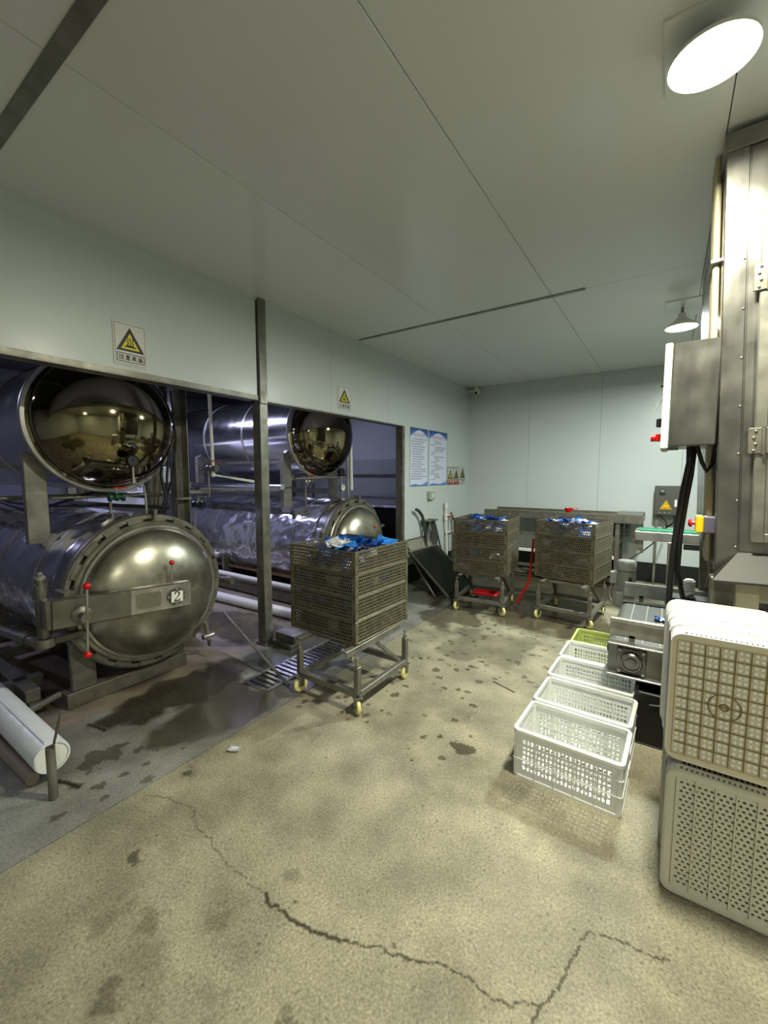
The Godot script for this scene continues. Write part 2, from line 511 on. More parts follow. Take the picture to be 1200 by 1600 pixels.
func crackline(pts: Array, w: float, dark: float, seed_: int) -> void:
	rng.seed = seed_
	var k := FN / FS
	for s in pts.size() - 1:
		var p: Vector2 = pts[s]
		var q: Vector2 = pts[s + 1]
		var m := int(p.distance_to(q) * k * 2) + 1
		var jit := Vector2.ZERO
		for i in m:
			jit = jit * 0.955 + Vector2(rng.randf_range(-1, 1), rng.randf_range(-1, 1)) * 0.0030
			var t := p.lerp(q, float(i) / m) + jit
			var ww := w * rng.randf_range(0.35, 1.3)
			var r := int(ceil(ww * k)) + 1
			var ci := int((t.x - FX) * k)
			var cj := int((t.y - FZ) * k)
			for dj in range(-r, r + 1):
				for di in range(-r, r + 1):
					var d := Vector2((t.x - FX) * k - (ci + di), (t.y - FZ) * k - (cj + dj)).length() / k
					var a := clampf(1.25 - d / ww, 0.0, 1.0) * dark
					var o := (cj + dj) * FN + ci + di
					if o >= 0 and o < FN * FN: fdark[o] = maxf(fdark[o], a)

func floor_material() -> StandardMaterial3D:
	fdark.resize(FN * FN); fwet.resize(FN * FN)
	# wet sheets on the grey drain strip and under the vessels
	blob(-2.3, -1.55, 0.3, 0.42, 0.5, 0.85, 31, 0.5)
	blob(-2.75, -1.55, 0.25, 0.55, 0.62, 0.6, 32, 0.5)
	blob(-2.15, -2.0, 0.18, 0.2, 0.3, 1.0, 33, 0.4)
	blob(-2.6, -2.6, 0.35, 0.6, 0.35, 0.8, 34, 0.5)
	blob(-3.5, -2.5, 0.6, 0.35, 0.45, 0.6, 35, 0.5)
	blob(-3.6, -1.2, 0.7, 0.9, 0.55, 0.3, 36, 0.5)
	blob(-2.45, -0.9, 0.08, 0.12, 0.4, 0.4, 37, 0.9)
	# wet back of the room
	blob(-1.5, -4.7, 1.0, 0.55, 0.55, 0.9, 41, 0.5)
	blob(-1.0, -4.45, 0.7, 0.5, 0.5, 0.85, 42, 0.5)
	blob(-1.85, -4.1, 0.35, 0.45, 0.42, 0.6, 43, 0.7)
	blob(-1.4, -6.0, 1.6, 0.8, 0.6, 0.6, 44, 0.4)
	blob(-0.87, -2.05, 0.075, 0.05, 0.55, 0.45, 45, 0.5)
	blob(-1.3, -3.5, 0.4, 0.35, 0.22, 0.1, 46, 0.9)
	# splashes
	rng.seed = 77
	for i in 150:
		var z := -rng.randf_range(1.8, 4.2)
		var x := -1.5 + rng.randfn(0.0, 0.32) + (z + 2.0) * -0.06
		if x < -1.98: continue
		var r := rng.randf_range(0.008, 0.03)
		blob(x, z, r, r * rng.randf_range(0.6, 1.4), rng.randf_range(0.25, 0.55), 0.4, 100 + i, 0.7)
	for i in 60:
		var r := rng.randf_range(0.008, 0.022)
		blob(rng.randf_range(-1.6, -0.6), rng.randf_range(-4.3, -2.9), r * 1.6, r, rng.randf_range(0.25, 0.5), 0.35, 300 + i, 0.8)
	for i in 14:
		var r := rng.randf_range(0.012, 0.025)
		blob(rng.randf_range(-2.4, -2.06), rng.randf_range(-1.25, -0.6), r, r * 1.3, 0.4, 0.4, 400 + i, 0.7)
	# old stains
	for s in [[-1.94, -1.10, .05, .035, .5], [-1.68, -.705, .035, .03, .5], [-1.64, -.70, .018, .015, .55], [-1.38, -.62, .05, .05, .22], [-1.19, -.745, .06, .05, .16], [-1.27, -.44, .06, .05, .32], [-.80, -.705, .035, .03, .4], [-1.02, -.61, .06, .05, .14],
		[-.604, -1.012, .012, .011, .65], [-.653, -1.022, .011, .01, .5], [-1.02, -.941, .009, .008, .6], [-1.1, -1.0, .05, .035, .2], [-1.5, -.55, .06, .07, .16], [-.55, -1.9, .12, .1, .16], [-.3, -1.75, .25, .12, .12], [-1.05, -2.3, .12, .1, .15]]:
		blob(s[0], s[1], s[2], s[3], s[4], 0.0, int(absf(s[0] * 1000 + s[1] * 77)), 0.9, 1.8)
	rng.seed = 99
	for i in 40:
		var r := rng.randf_range(.05, .22)
		blob(rng.randf_range(-1.95, .6), rng.randf_range(-3.2, -.25), r, r * rng.randf_range(.4, .9), rng.randf_range(.06, .14), 0.0, 900 + i, 1.1, 1.2)
	for i in 260:
		var r := rng.randf_range(.003, .0075)
		blob(rng.randf_range(-1.95, .5), rng.randf_range(-3.0, -.25), r, r, rng.randf_range(.2, .45), 0.0, 1200 + i, .8, 2.0)
	# cracks
	crackline([Vector2(-1.967, -.903), Vector2(-1.85, -.95), Vector2(-1.69, -.976), Vector2(-1.6, -.93), Vector2(-1.527, -.925), Vector2(-1.353, -.902), Vector2(-1.22, -.89), Vector2(-1.133, -.906)], 0.0028, 0.55, 1)
	crackline([Vector2(-1.133, -.906), Vector2(-1.093, -.886), Vector2(-1.005, -.894), Vector2(-.926, -.906), Vector2(-.851, -.919), Vector2(-.783, -.949)], 0.0058, 0.9, 2)
	crackline([Vector2(-.783, -.949), Vector2(-.673, -.991), Vector2(-.593, -1.013), Vector2(-.507, -1.062), Vector2(-.409, -1.078), Vector2(-.346, -1.066), Vector2(-.296, -1.082), Vector2(-.236, -1.126), Vector2(-.199, -1.193)], 0.0036, 0.85, 3)
	crackline([Vector2(-.199, -1.193), Vector2(-.182, -1.293), Vector2(-.167, -1.368), Vector2(-.137, -1.423), Vector2(-.074, -1.442), Vector2(-.003, -1.446), Vector2(.065, -1.46)], 0.0036, 0.8, 4)
	crackline([Vector2(-.236, -1.126), Vector2(-.239, -1.07), Vector2(-.2, -1.0)], 0.004, 0.8, 5)
	crackline([Vector2(-.003, -1.446), Vector2(-.01, -1.6), Vector2(-.06, -1.75), Vector2(-.05, -1.95)], 0.0015, 0.3, 6)
	crackline([Vector2(-2.9, -1.62), Vector2(-2.72, -1.55), Vector2(-2.66, -1.3), Vector2(-2.55, -1.15)], 0.004, 0.5, 7)
	crackline([Vector2(-2.83, -.99), Vector2(-2.68, -1.02)], 0.012, 0.9, 8)
	crackline([Vector2(-2.42, -.70), Vector2(-2.28, -.74)], 0.012, 0.9, 9)
	crackline([Vector2(-2.49, -1.83), Vector2(-2.4, -1.84)], 0.010, 0.85, 10)
	# compose
	var n1 := fnoise(51, 0.012, 5).get_image(FN, FN); n1.convert(Image.FORMAT_L8)
	var n2 := fnoise(52, 0.3, 2).get_image(FN, FN); n2.convert(Image.FORMAT_L8)
	var a := n1.get_data()
	var b := n2.get_data()
	var out := PackedByteArray()
	out.resize(FN * FN * 3)
	var ro := PackedByteArray()
	ro.resize(FN * FN)
	var k := FN / FS
	for j in FN:
		var wz := FZ + j / k
		for i in FN:
			var wx := FX + i / k
			var q := j * FN + i
			var v1: float = (a[q] - 128) / 128.0
			var v2: float = (b[q] - 128) / 128.0
			var r := 152.0
			var g := 147.0
			var bl := 122.0
			if wx < -2.9:
				r = 146; g = 135; bl = 120
			elif wx < -2.02:
				r = 140; g = 141; bl = 132
			var f := 1.0 + 0.18 * v1 + (0.12 if wx > -2.02 else 0.06) * v2
			var dk := fdark[q]
			if v2 < -0.68: f *= 0.8
			out[q * 3] = clampi(int(r * f * (1.0 - 0.78 * dk)), 0, 255)
			out[q * 3 + 1] = clampi(int(g * f * (1.0 - 0.82 * dk)), 0, 255)
			out[q * 3 + 2] = clampi(int(bl * f * (1.0 - 0.9 * dk)), 0, 255)
			var base := 0.72 if wx > -2.02 else 0.5
			ro[q] = clampi(int(255 * lerpf(base + 0.12 * v2, 0.13 + 0.06 * v1, fwet[q])), 12, 255)
	var im := Image.create_from_data(FN, FN, false, Image.FORMAT_RGB8, out)
	var rm := Image.create_from_data(FN, FN, false, Image.FORMAT_L8, ro)
	var m := StandardMaterial3D.new()
	m.albedo_texture = ImageTexture.create_from_image(im)
	m.roughness = 1.0
	m.roughness_texture = ImageTexture.create_from_image(rm)
	m.roughness_texture_channel = BaseMaterial3D.TEXTURE_CHANNEL_GRAYSCALE
	m.detail_enabled = true
	m.detail_blend_mode = BaseMaterial3D.BLEND_MODE_MUL
	m.detail_uv_layer = BaseMaterial3D.DETAIL_UV_2
	m.detail_albedo = T.grain
	return m

func floor_slab(x0: float, x1: float, z0: float, z1: float, y: float) -> ArrayMesh:
	var b := B.new()
	b.bx(x0, x1, y - 0.12, y, z0, z1)
	var a := []
	a.resize(Mesh.ARRAY_MAX)
	var u1 := PackedVector2Array()
	var u2 := PackedVector2Array()
	for p in b.v:
		u1.append(Vector2((p.x - FX) / FS, (p.z - FZ) / FS))
		u2.append(Vector2(p.x, p.z) / 0.9)
	a[Mesh.ARRAY_VERTEX] = b.v; a[Mesh.ARRAY_NORMAL] = b.n; a[Mesh.ARRAY_TEX_UV] = u1; a[Mesh.ARRAY_TEX_UV2] = u2
	var m := ArrayMesh.new()
	m.add_surface_from_arrays(Mesh.PRIMITIVE_TRIANGLES, a)
	return m

# ---------------------------------------------------------------- lamps
func lamp_light(at: Vector3, size: float, energy: float, color: Color, called: String) -> void:
	var l := AreaLight3D.new()
	l.name = called
	l.area_size = Vector2(size, size)
	l.light_energy = energy
	l.light_color = color
	l.shadow_enabled = true
	l.set("area_range", 30.0)
	l.set("area_attenuation", 2.0)
	add_child(l, true)
	l.position = at
	l.rotation = Vector3(-PI / 2, 0, 0)

func highbay(at: Vector3, r: float, label: String, energy: float, color: Color) -> void:
	var t := thing("ceiling_lamp", label, "ceiling lamp", at, 0.0, "round high bay lamps")
	var glow := mat(Color(1, 1, 1), 0.4)
	glow.emission_enabled = true
	glow.emission = Color(1.0, 0.99, 0.88)
	glow.emission_energy_multiplier = 4.0
	var up := Transform3D.IDENTITY
	part("shade", B.new().lathe([Vector2(r + .012, 0.0), Vector2(r + .012, .012), Vector2(r * .86, .035), Vector2(r * .55, .06), Vector2(r * .3, .085), Vector2(r * .26, .12), Vector2(0.0, .12)], up, 32), M.lampshade, t)
	part("diffuser", B.new().lathe([Vector2(0.0, -.012), Vector2(r * .7, -.009), Vector2(r, .004), Vector2(r, .01)], up, 32), glow, t)
	part("stem", B.new().cyl(Vector3(0, .1, 0), Vector3(0, 2.958 - at.y, 0), 0.012), M.galv, t)
	lamp_light(at + Vector3(0, -.02, 0), r * 1.7, energy, color, "lamp_light")

# ---------------------------------------------------------------- vessels
func foil_shell(x0: float, x1: float, r: float, amp: float, seed_: int) -> B:
	var b := B.new()
	var nz := fnoise(seed_, 1.0, 4)
	nz.noise_type = FastNoiseLite.TYPE_SIMPLEX
	nz.fractal_type = FastNoiseLite.FRACTAL_RIDGED
	var na := 96
	var nl := 56
	var P := []
	for i in nl + 1:
		var row: Array[Vector3] = []
		var xx := lerpf(x0, x1, float(i) / nl)
		for j in na + 1:
			var t := TAU * (j % na) / na
			var rr := r + amp * nz.get_noise_3d(xx * 2.2, cos(t) * 1.6, sin(t) * 1.6)
			if i == 0 or i == nl: rr = r - amp
			row.append(Vector3(xx, cos(t) * rr, sin(t) * rr))
		P.append(row)
	var N := []
	for i in nl + 1:
		var row: Array[Vector3] = []
		for j in na + 1:
			var dx: Vector3 = P[mini(i + 1, nl)][j] - P[maxi(i - 1, 0)][j]
			var dt: Vector3 = P[i][(j + 1) % na] - P[i][(j - 1 + na) % na]
			var nn := dx.cross(dt).normalized()
			if nn.dot(Vector3(0, P[i][j].y, P[i][j].z)) < 0: nn = -nn
			row.append(nn)
		P[i] = P[i]
		N.append(row)
	for i in nl:
		for j in na:
			b.quadn(P[i][j], P[i + 1][j], P[i + 1][j + 1], P[i][j + 1], N[i][j], N[i + 1][j], N[i + 1][j + 1], N[i][j + 1])
	for e in [0, nl]:
		var d := Vector3(1, 0, 0) if (P[e][0].x == maxf(x0, x1)) else Vector3(-1, 0, 0)
		for j in na: b.tri(Vector3(P[e][0].x, 0, 0), P[e][j], P[e][j + 1], d, d, d)
	return b

func elliptic(r: float, depth: float, at: float, k := 14) -> Array:
	var o := []
	for i in k + 1:
		var t := PI / 2 * i / k
		o.append(Vector2(r * cos(t) if i < k else 0.0, at + depth * sin(t)))
	return o

func make_retort(label: String, at: Vector3) -> Node3D:
	var t := thing("retort_vessel", label, "retort", at)
	var cy := 0.676
	var ax := Transform3D(Basis(Vector3(0, 0, 1), Vector3(1, 0, 0), Vector3(0, 1, 0)), Vector3(0, cy, 0))   # lathe axis along +x
	var sh := foil_shell(-.14, -2.75, .53, .018, 61)
	var s := part("insulated_shell", sh, M.foil, t)
	s.position.y = cy
	for k in 3:
		var xx: float = [-.5, -1.25, -2.0][k]
		var pts := []
		for i in 40: pts.append(Vector3(xx + .02 * sin(i * .5 + k), cy + cos(TAU * i / 40) * .54, sin(TAU * i / 40) * .54))
		part("strap", B.new().tube(pts, .004, 6, true), M.galv, s).position.y = -cy
	part("collar", B.new().lathe([Vector2(.5, -.16), Vector2(.545, -.16), Vector2(.535, -.06), Vector2(.5, -.06)], ax, 64), M.polished, t)
	part("flange", B.new().lathe([Vector2(.47, -.07), Vector2(.54, -.07), Vector2(.548, -.06), Vector2(.548, .0), Vector2(.54, .01), Vector2(.515, .012), Vector2(.515, -.03), Vector2(.47, -.03)], ax, 72), M.dull, t)
	for k in 20:
		var a0 := TAU * (k + .1) / 20
		part("locking_tooth", B.new().lathe([Vector2(.478, .002), Vector2(.53, .002), Vector2(.53, .02), Vector2(.478, .02)], ax, 6, a0, a0 + TAU / 20 * .62), M.dull, t)
	var d := part("door", B.new().lathe([Vector2(.44, -.02), Vector2(.497, -.02), Vector2(.5, -.01), Vector2(.5, .028), Vector2(.492, .036), Vector2(.462, .036)] + elliptic(.45, .205, .03, 18), ax, 72), M.door, t)
	part("door_lip", B.new().lathe([Vector2(.452, .03), Vector2(.466, .034), Vector2(.47, .042), Vector2(.466, .05), Vector2(.45, .05)], ax, 72), M.steel, d)
	for k in [.06, 1.25]:
		part("lug", B.new().box(Vector3(.0, cy + cos(k) * .545, -sin(k) * .545), Vector3(.09, .07, .022), .003, Basis(Vector3.RIGHT, -k)), M.dull, t)
	# swing arm across the door
	var arm := Node3D.new()
	arm.name = "door_arm"
	t.add_child(arm)
	var q := Vector3(.20, cy + .028, .655)
	var e := Vector3(.315, cy - .004, -.115)
	var dir := (e - q).normalized()
	var bs := Basis(dir, Vector3.UP, dir.cross(Vector3.UP)).orthonormalized()
	arm.transform = Transform3D(bs, q)
	var L := (e - q).length()
	part("arm_beam", B.new().box(Vector3(L / 2, 0, -.035), Vector3(L, .172, .07), .006), M.brushed, arm)
	part("handwheel_boss", B.new().lathe([Vector2(.0, .0), Vector2(.05, .0), Vector2(.052, .006), Vector2(.045, .012), Vector2(.02, .02), Vector2(.017, .07), Vector2(.024, .07), Vector2(.024, .1), Vector2(.0, .1)], Transform3D(Basis(Vector3(1, 0, 0), Vector3(0, 0, 1), Vector3(0, -1, 0)), Vector3(.14, -.02, 0)), 24), M.dull, arm)
	part("handle_rod", B.new().cyl(Vector3(.15, -.24, .085), Vector3(.15, .165, .085), .0075, -1, 12), M.steel, arm)
	for y in [-.24, .165]: part("red_knob", B.new().ball(Vector3(.15, y, .085), .021), M.red, arm)
	part("lock_pin", B.new().cyl(Vector3(.655, .085, -.02), Vector3(.655, .225, -.02), .006, -1, 10), M.steel, arm)
	part("red_knob", B.new().ball(Vector3(.655, .228, -.02), .017), M.red, arm)
	var plate := Image.create(192, 128, false, Image.FORMAT_RGB8)
	plate.fill(Color(.50, .49, .43))
	rng.seed = 5
	for r in 9:
		for c in 13:
			if rng.randf() < .85: plate.fill_rect(Rect2i(12 + c * 13, 10 + r * 12, rng.randi_range(5, 10), 4), Color(.33, .24, .20) if r % 3 else Color(.3, .3, .27))
	part("cover_plate", B.new().bx(.40, L - .004, -.08, .08, -.001, .0026, .001), M.steel, arm)
	var np := B.new()
	np.quad(Vector3(.43, -.052, .0045), Vector3(.58, -.052, .0045), Vector3(.58, .052, .0045), Vector3(.43, .052, .0045), Vector3.BACK)
	np.bx(.43, .58, -.052, .052, .0, .004)
	var npm := pic(plate, .35)
	npm.metallic = .5
	part("nameplate", np, npm, arm)
	for c in [[.435, .047], [.575, .047], [.435, -.047], [.575, -.047]]: part("screw", B.new().ball(Vector3(c[0], c[1], .004), .005, 8), M.steel, arm)
	part("round_cover", B.new().cyl(Vector3(.675, 0, 0), Vector3(.675, 0, .008), .06, -1, 32), M.brushed, arm)
	for k in 4: part("bolt", B.new().cyl(Vector3(.675 + cos(k * PI / 2) * .051, sin(k * PI / 2) * .051, .008), Vector3(.675 + cos(k * PI / 2) * .051, sin(k * PI / 2) * .051, .018), .008, -1, 8), M.steel, arm)
	# hinge column
	var hx := .08
	var hz := .66
	part("hinge_column", B.new().cyl(Vector3(hx, .56, hz), Vector3(hx, .87, hz), .033, -1, 20).cyl(Vector3(hx, .545, hz), Vector3(hx, .56, hz), .02).cyl(Vector3(hx, .87, hz), Vector3(hx, .9, hz), .02), M.brushed, t)
	part("hinge_nut", B.new().cyl(Vector3(hx, .9, hz), Vector3(hx, .915, hz), .03, -1, 6).cyl(Vector3(hx, .915, hz), Vector3(hx, .94, hz), .012).cyl(Vector3(hx - .045, .925, hz), Vector3(hx + .045, .925, hz), .006), M.steel, t)
	part("hinge_bracket", B.new().bx(-.04, .06, .49, .53, .45, .70, .004).bx(-.04, .1, .6, .8, .5, .56, .004).cyl(Vector3(hx, .5, hz), Vector3(hx, .55, hz), .05), M.dull, t)
	part("arm_end_plate", B.new().bar(Vector3(hx, .705, hz), Vector3(.19, .705, .66), .17, .04, .003, Vector3.FORWARD), M.brushed, t)
	# stand
	part("base_beam", B.new().bx(-.15, -.05, 0, .1, .53, -.27, .004), M.dull, t)
	part("base_beam", B.new().bx(-1.95, -1.85, 0, .1, .53, -.53, .004), M.dull, t)
	for z in [.42, -.2]: part("leg", B.new().bx(-.115, -.07, .1, .42, z - .07, z + .07, .004), M.dull, t)
	for z in [.42, -.42]: part("leg", B.new().bx(-1.92, -1.87, .1, .44, z - .07, z + .07, .004), M.dull, t)
	part("drain_valve", B.new().cyl(Vector3(.02, .17, -.42), Vector3(.02, .32, -.40), .018).cyl(Vector3(.02, .2, -.47), Vector3(.02, .2, -.37), .022).bx(.0, .04, .11, .16, -.44, -.42, .003), M.steel, t)
	return t

func make_tank(label: String, at: Vector3, legz: Array) -> Node3D:
	var t := thing("water_tank", label, "tank", at)
	var ax := Transform3D(Basis(Vector3(0, 0, 1), Vector3(1, 0, 0), Vector3(0, 1, 0)), Vector3.ZERO)
	var pr := [Vector2(0.0, -2.58)]
	for i in range(1, 10):
		var a := PI / 2 * i / 9
		pr.append(Vector2(.505 * pow(sin(a), .7), -2.40 - .18 * cos(a)))
	pr.append(Vector2(.505, -1.6)); pr.append(Vector2(.505, -.8)); pr.append(Vector2(.505, -.03))
	part("shell", B.new().lathe(pr, ax, 72), M.polished, t)
	var dm := part("domed_end", B.new().lathe([Vector2(.5, .0)] + elliptic(.485, .33, .012, 22), ax, 96), M.mirror, t)
	part("rim", B.new().lathe([Vector2(.495, -.03), Vector2(.522, -.03), Vector2(.533, -.02), Vector2(.533, -.006), Vector2(.526, .004), Vector2(.508, .006), Vector2(.504, -.004), Vector2(.484, -.004)], ax, 80), M.steel, dm)
	for xx in [-.85, -1.65]:
		part("seam_band", B.new().lathe([Vector2(.5, xx - .02), Vector2(.509, xx - .018), Vector2(.509, xx + .018), Vector2(.5, xx + .02)], ax, 72), M.steel, t)
	for z in legz:
		var ly: float = -sqrt(.505 * .505 - z * z)
		for xx in [-.15, -1.9]:
			part("leg", B.new().bx(xx - .03, xx + .03, -.89, ly + .03, z - (.065 if xx > -1 else .05), z + (.065 if xx > -1 else .05), .004), M.galv, t)
		part("rail", B.new().bx(-1.87, -.18, -.74, -.67, z - .025, z + .025, .004), M.galv, t)
	part("nozzle", B.new().cyl(Vector3(-.5, -.56, 0), Vector3(-.5, -.45, 0), .05), M.steel, t)
	return t

# ---------------------------------------------------------------- baskets, trolleys, pouches
func make_tray(w: float, d: float, h: float, label: String, at: Vector3, turn: float, group: String) -> Node3D:
	var t := thing("perforated_tray", label, "basket", at, turn, group)
	var pw := B.new().perforated(w, h, 26, 6, .0074, .024, .009, .003, Transform3D.IDENTITY).mesh()
	var pd := B.new().perforated(d, h, 28, 6, .0074, .024, .009, .003, Transform3D.IDENTITY).mesh()
	for s in [1, -1]:
		var a := part("side_panel", pw, M.basket, t)
		a.position = Vector3(0, h / 2, s * d / 2)
		var b := part("side_panel", pd, M.basket, t)
		b.position = Vector3(s * w / 2, h / 2, 0)
		b.rotation.y = PI / 2
	var rim := B.new()
	for y in [.004, h - .005]:
		for s in [1, -1]:
			rim.bx(-w / 2 - .004, w / 2 + .004, y - .004, y + .004, s * d / 2 - .004, s * d / 2 + .004, .001)
			rim.bx(s * w / 2 - .004, s * w / 2 + .004, y - .004, y + .004, -d / 2, d / 2, .001)
	part("rim", rim, M.basket, t)
	for sx in [1, -1]:
		for sz in [1, -1]:
			part("corner_strip", B.new().bx(sx * w / 2 - sx * .022, sx * w / 2 + .005 * sx, .002, h - .006, sz * d / 2 + sz * .002, sz * d / 2 + sz * .005).bx(sx * w / 2 + sx * .002, sx * w / 2 + .005 * sx, .002, h - .006, sz * d / 2 - sz * .022, sz * d / 2 + sz * .005), M.basket, t)
	part("base_sheet", B.new().bx(-w / 2, w / 2, .008, .011, -d / 2, d / 2), M.basket, t)
	return t

func pouch_mesh(w: float, d: float, th: float, c1: Color, c2: Color, seed_: int) -> ArrayMesh:
	var b := B.new()
	var nz := fnoise(seed_, 9.0, 2)
	var nx := 10
	var nz_ := 8
	for s in [1.0, -1.0]:
		var P := []
		for i in nx + 1:
			var row: Array[Vector3] = []
			for j in nz_ + 1:
				var uu := float(i) / nx * 2 - 1
				var vv := float(j) / nz_ * 2 - 1
				var x := uu * w / 2
				var z := vv * d / 2 * (1.0 - .05 * (1 - uu * uu))
				var hgt := th * .5 * pow(maxf(0.0, (1 - pow(absf(uu), 3.0)) * (1 - pow(absf(vv), 3.0))), .6)
				hgt += .009 * nz.get_noise_2d(x * 4, z * 4 + s) * (1.0 if hgt > .001 else 0.0)
				var bend := .014 * uu * uu + .006 * nz.get_noise_2d(uu, 3.0)
				row.append(Vector3(x, s * maxf(hgt, .0006) + bend, z))
			P.append(row)
		for i in nx:
			for j in nz_:
				var ctr := absf((j + .5) / nz_ * 2 - 1)
				b.col = c2 if (s > 0 and ctr < .45 and i > 2 and i < 8) or (s < 0 and i % 5 < 2) else c1
				var nv: Array[Vector3] = []
				for e in [[i, j], [i + 1, j], [i + 1, j + 1], [i, j + 1]]:
					var dx: Vector3 = P[mini(e[0] + 1, nx)][e[1]] - P[maxi(e[0] - 1, 0)][e[1]]
					var dz: Vector3 = P[e[0]][mini(e[1] + 1, nz_)] - P[e[0]][maxi(e[1] - 1, 0)]
					var nn := dx.cross(dz).normalized()
					nv.append(-nn if nn.y * s < 0 else nn)
				b.quadn(P[i][j], P[i + 1][j], P[i + 1][j + 1], P[i][j + 1], nv[0], nv[1], nv[2], nv[3])
	return b.mesh()

var pouches: Array = []
func put_pouch(p: Vector3, rot: Vector3, kind: int, label: String, group: String) -> void:
	var o := solo("food_pouch", pouches[kind], M.pouch_blue, label, "pouch", group)
	o.position = p
	o.rotation = rot

func make_caster(t: Node3D, at: Vector3, turn: float) -> void:
	var c := part("caster", B.new().bx(-.03, .03, .105, .112, -.03, .03).bx(-.022, -.018, .045, .108, -.018, .022).bx(.018, .022, .045, .108, -.018, .022).cyl(Vector3(-.024, .05, 0), Vector3(.024, .05, 0), .007, -1, 10), M.galv, t)
	c.position = at
	c.rotation.y = turn
	part("wheel", B.new().lathe([Vector2(.0, -.006), Vector2(.022, -.006), Vector2(.024, -.013), Vector2(.044, -.013), Vector2(.05, -.008), Vector2(.05, .008), Vector2(.044, .013), Vector2(.024, .013), Vector2(.022, .006), Vector2(.0, .006)], Transform3D(Basis(Vector3(0, 1, 0), Vector3(1, 0, 0), Vector3(0, 0, 1)), Vector3(0, .05, 0)), 24), M.caster, c)

func make_trolley(w: float, d: float, label: String, at: Vector3, turn: float, group: String) -> Node3D:
	var t := thing("basket_trolley", label, "trolley", at, turn, group)
	var y := .13
	for s in [1, -1]:
		part("base_rail", B.new().bx(-w / 2, w / 2, y - .02, y + .02, s * d / 2 - .018, s * d / 2 + .018, .003), M.galv, t)
		part("base_rail", B.new().bx(s * w / 2 - .018, s * w / 2 + .018, y - .02, y + .02, -d / 2, d / 2, .003), M.galv, t)
		var sr := B.new()
		sr.bx(s * (w / 2 - .05) - .02, s * (w / 2 - .05) + .02, .404, .416, -d / 2 + .02, d / 2 + .07, .002)
		sr.bx(s * (w / 2 - .05) + s * .018 - .003, s * (w / 2 - .05) + s * .018 + .003, .374, .404, -d / 2 + .02, d / 2 + .07)
		part("slide_rail", sr, M.galv, t)
		part("cross_rail", B.new().bx(-w / 2 + .05, w / 2 - .05, .374, .402, s * (d / 2 - .12) - .015, s * (d / 2 - .12) + .015, .002), M.galv, t)
		part("brace", B.new().bar(Vector3(s * (w / 2 - .02), .15, -d / 2 + .05), Vector3(s * (w / 2 - .06), .375, .02), .025, .025, .002), M.galv, t)
		for q in [1, -1]:
			var p := Vector3(s * w / 2, 0, q * d / 2)
			part("post", B.new().bx(p.x - .018, p.x + .018, y, .31, p.z - .018, p.z + .018, .003), M.galv, t)
			part("height_bolt", B.new().cyl(p + Vector3(0, .31, 0), p + Vector3(0, .36, 0), .007, -1, 10).cyl(p + Vector3(0, .315, 0), p + Vector3(0, .328, 0), .014, -1, 6).cyl(p + Vector3(0, .352, 0), p + Vector3(0, .366, 0), .013, -1, 6), M.steel, t)
			make_caster(t, Vector3(p.x, 0, p.z), [.5, -.3, .15, .9][(s + 1) + (q + 1) / 2])
	return t

# ---------------------------------------------------------------- plastic crates
func make_crate(w: float, d: float, h: float, m: Material, label: String, at: Vector3, turn: float, group: String) -> Node3D:
	var t := thing("plastic_crate", label, "crate", at, turn, group)
	var th := .004
	for s in [1, -1]:
		var lw := B.new().lattice(w, h - .02, 22, 6, .0075, .009, .042, .042, .03, .045, th, Transform3D(Basis.IDENTITY, Vector3(0, h / 2 + .005, s * d / 2)))
		for k in 6: lw.bx(-w / 2 + .015 + (w - .03) * k / 5 - .002, -w / 2 + .015 + (w - .03) * k / 5 + .002, .015, h - .02, s * d / 2, s * (d / 2 + .006))
		for k in [.095, .17]: lw.bx(-w / 2, w / 2, k - .002, k + .002, s * d / 2, s * (d / 2 + .007))
		part("long_wall", lw, m, t)
		var ew := B.new().lattice(d, h - .02, 11, 6, .0085, .009, .035, .035, .03, .085, th, Transform3D(Basis(Vector3.UP, PI / 2), Vector3(s * w / 2, h / 2 + .005, 0)))
		for k in [.095, .17]: ew.bx(s * w / 2, s * (w / 2 + .007), k - .002, k + .002, -d / 2, d / 2)
		part("end_wall", ew, m, t)
		for q in [1, -1]:
			part("corner_post", B.new().lathe([Vector2(.012, .01), Vector2(.012, h - .01)], Transform3D(Basis.IDENTITY, Vector3(s * (w / 2 - .008), 0, q * (d / 2 - .008))), 12), m, t)
	part("base", B.new().lattice(w, d, 16, 10, .012, .012, .03, .03, .03, .03, .006, Transform3D(Basis(Vector3.RIGHT, -PI / 2), Vector3(0, .012, 0))), m, t)
	part("rim", ring_rect(w + .02, d + .02, .018, .020, .03, h - .02, h), m, t)
	part("foot_rim", ring_rect(w + .012, d + .012, .014, .016, .028, .0, .016), m, t)
	return t

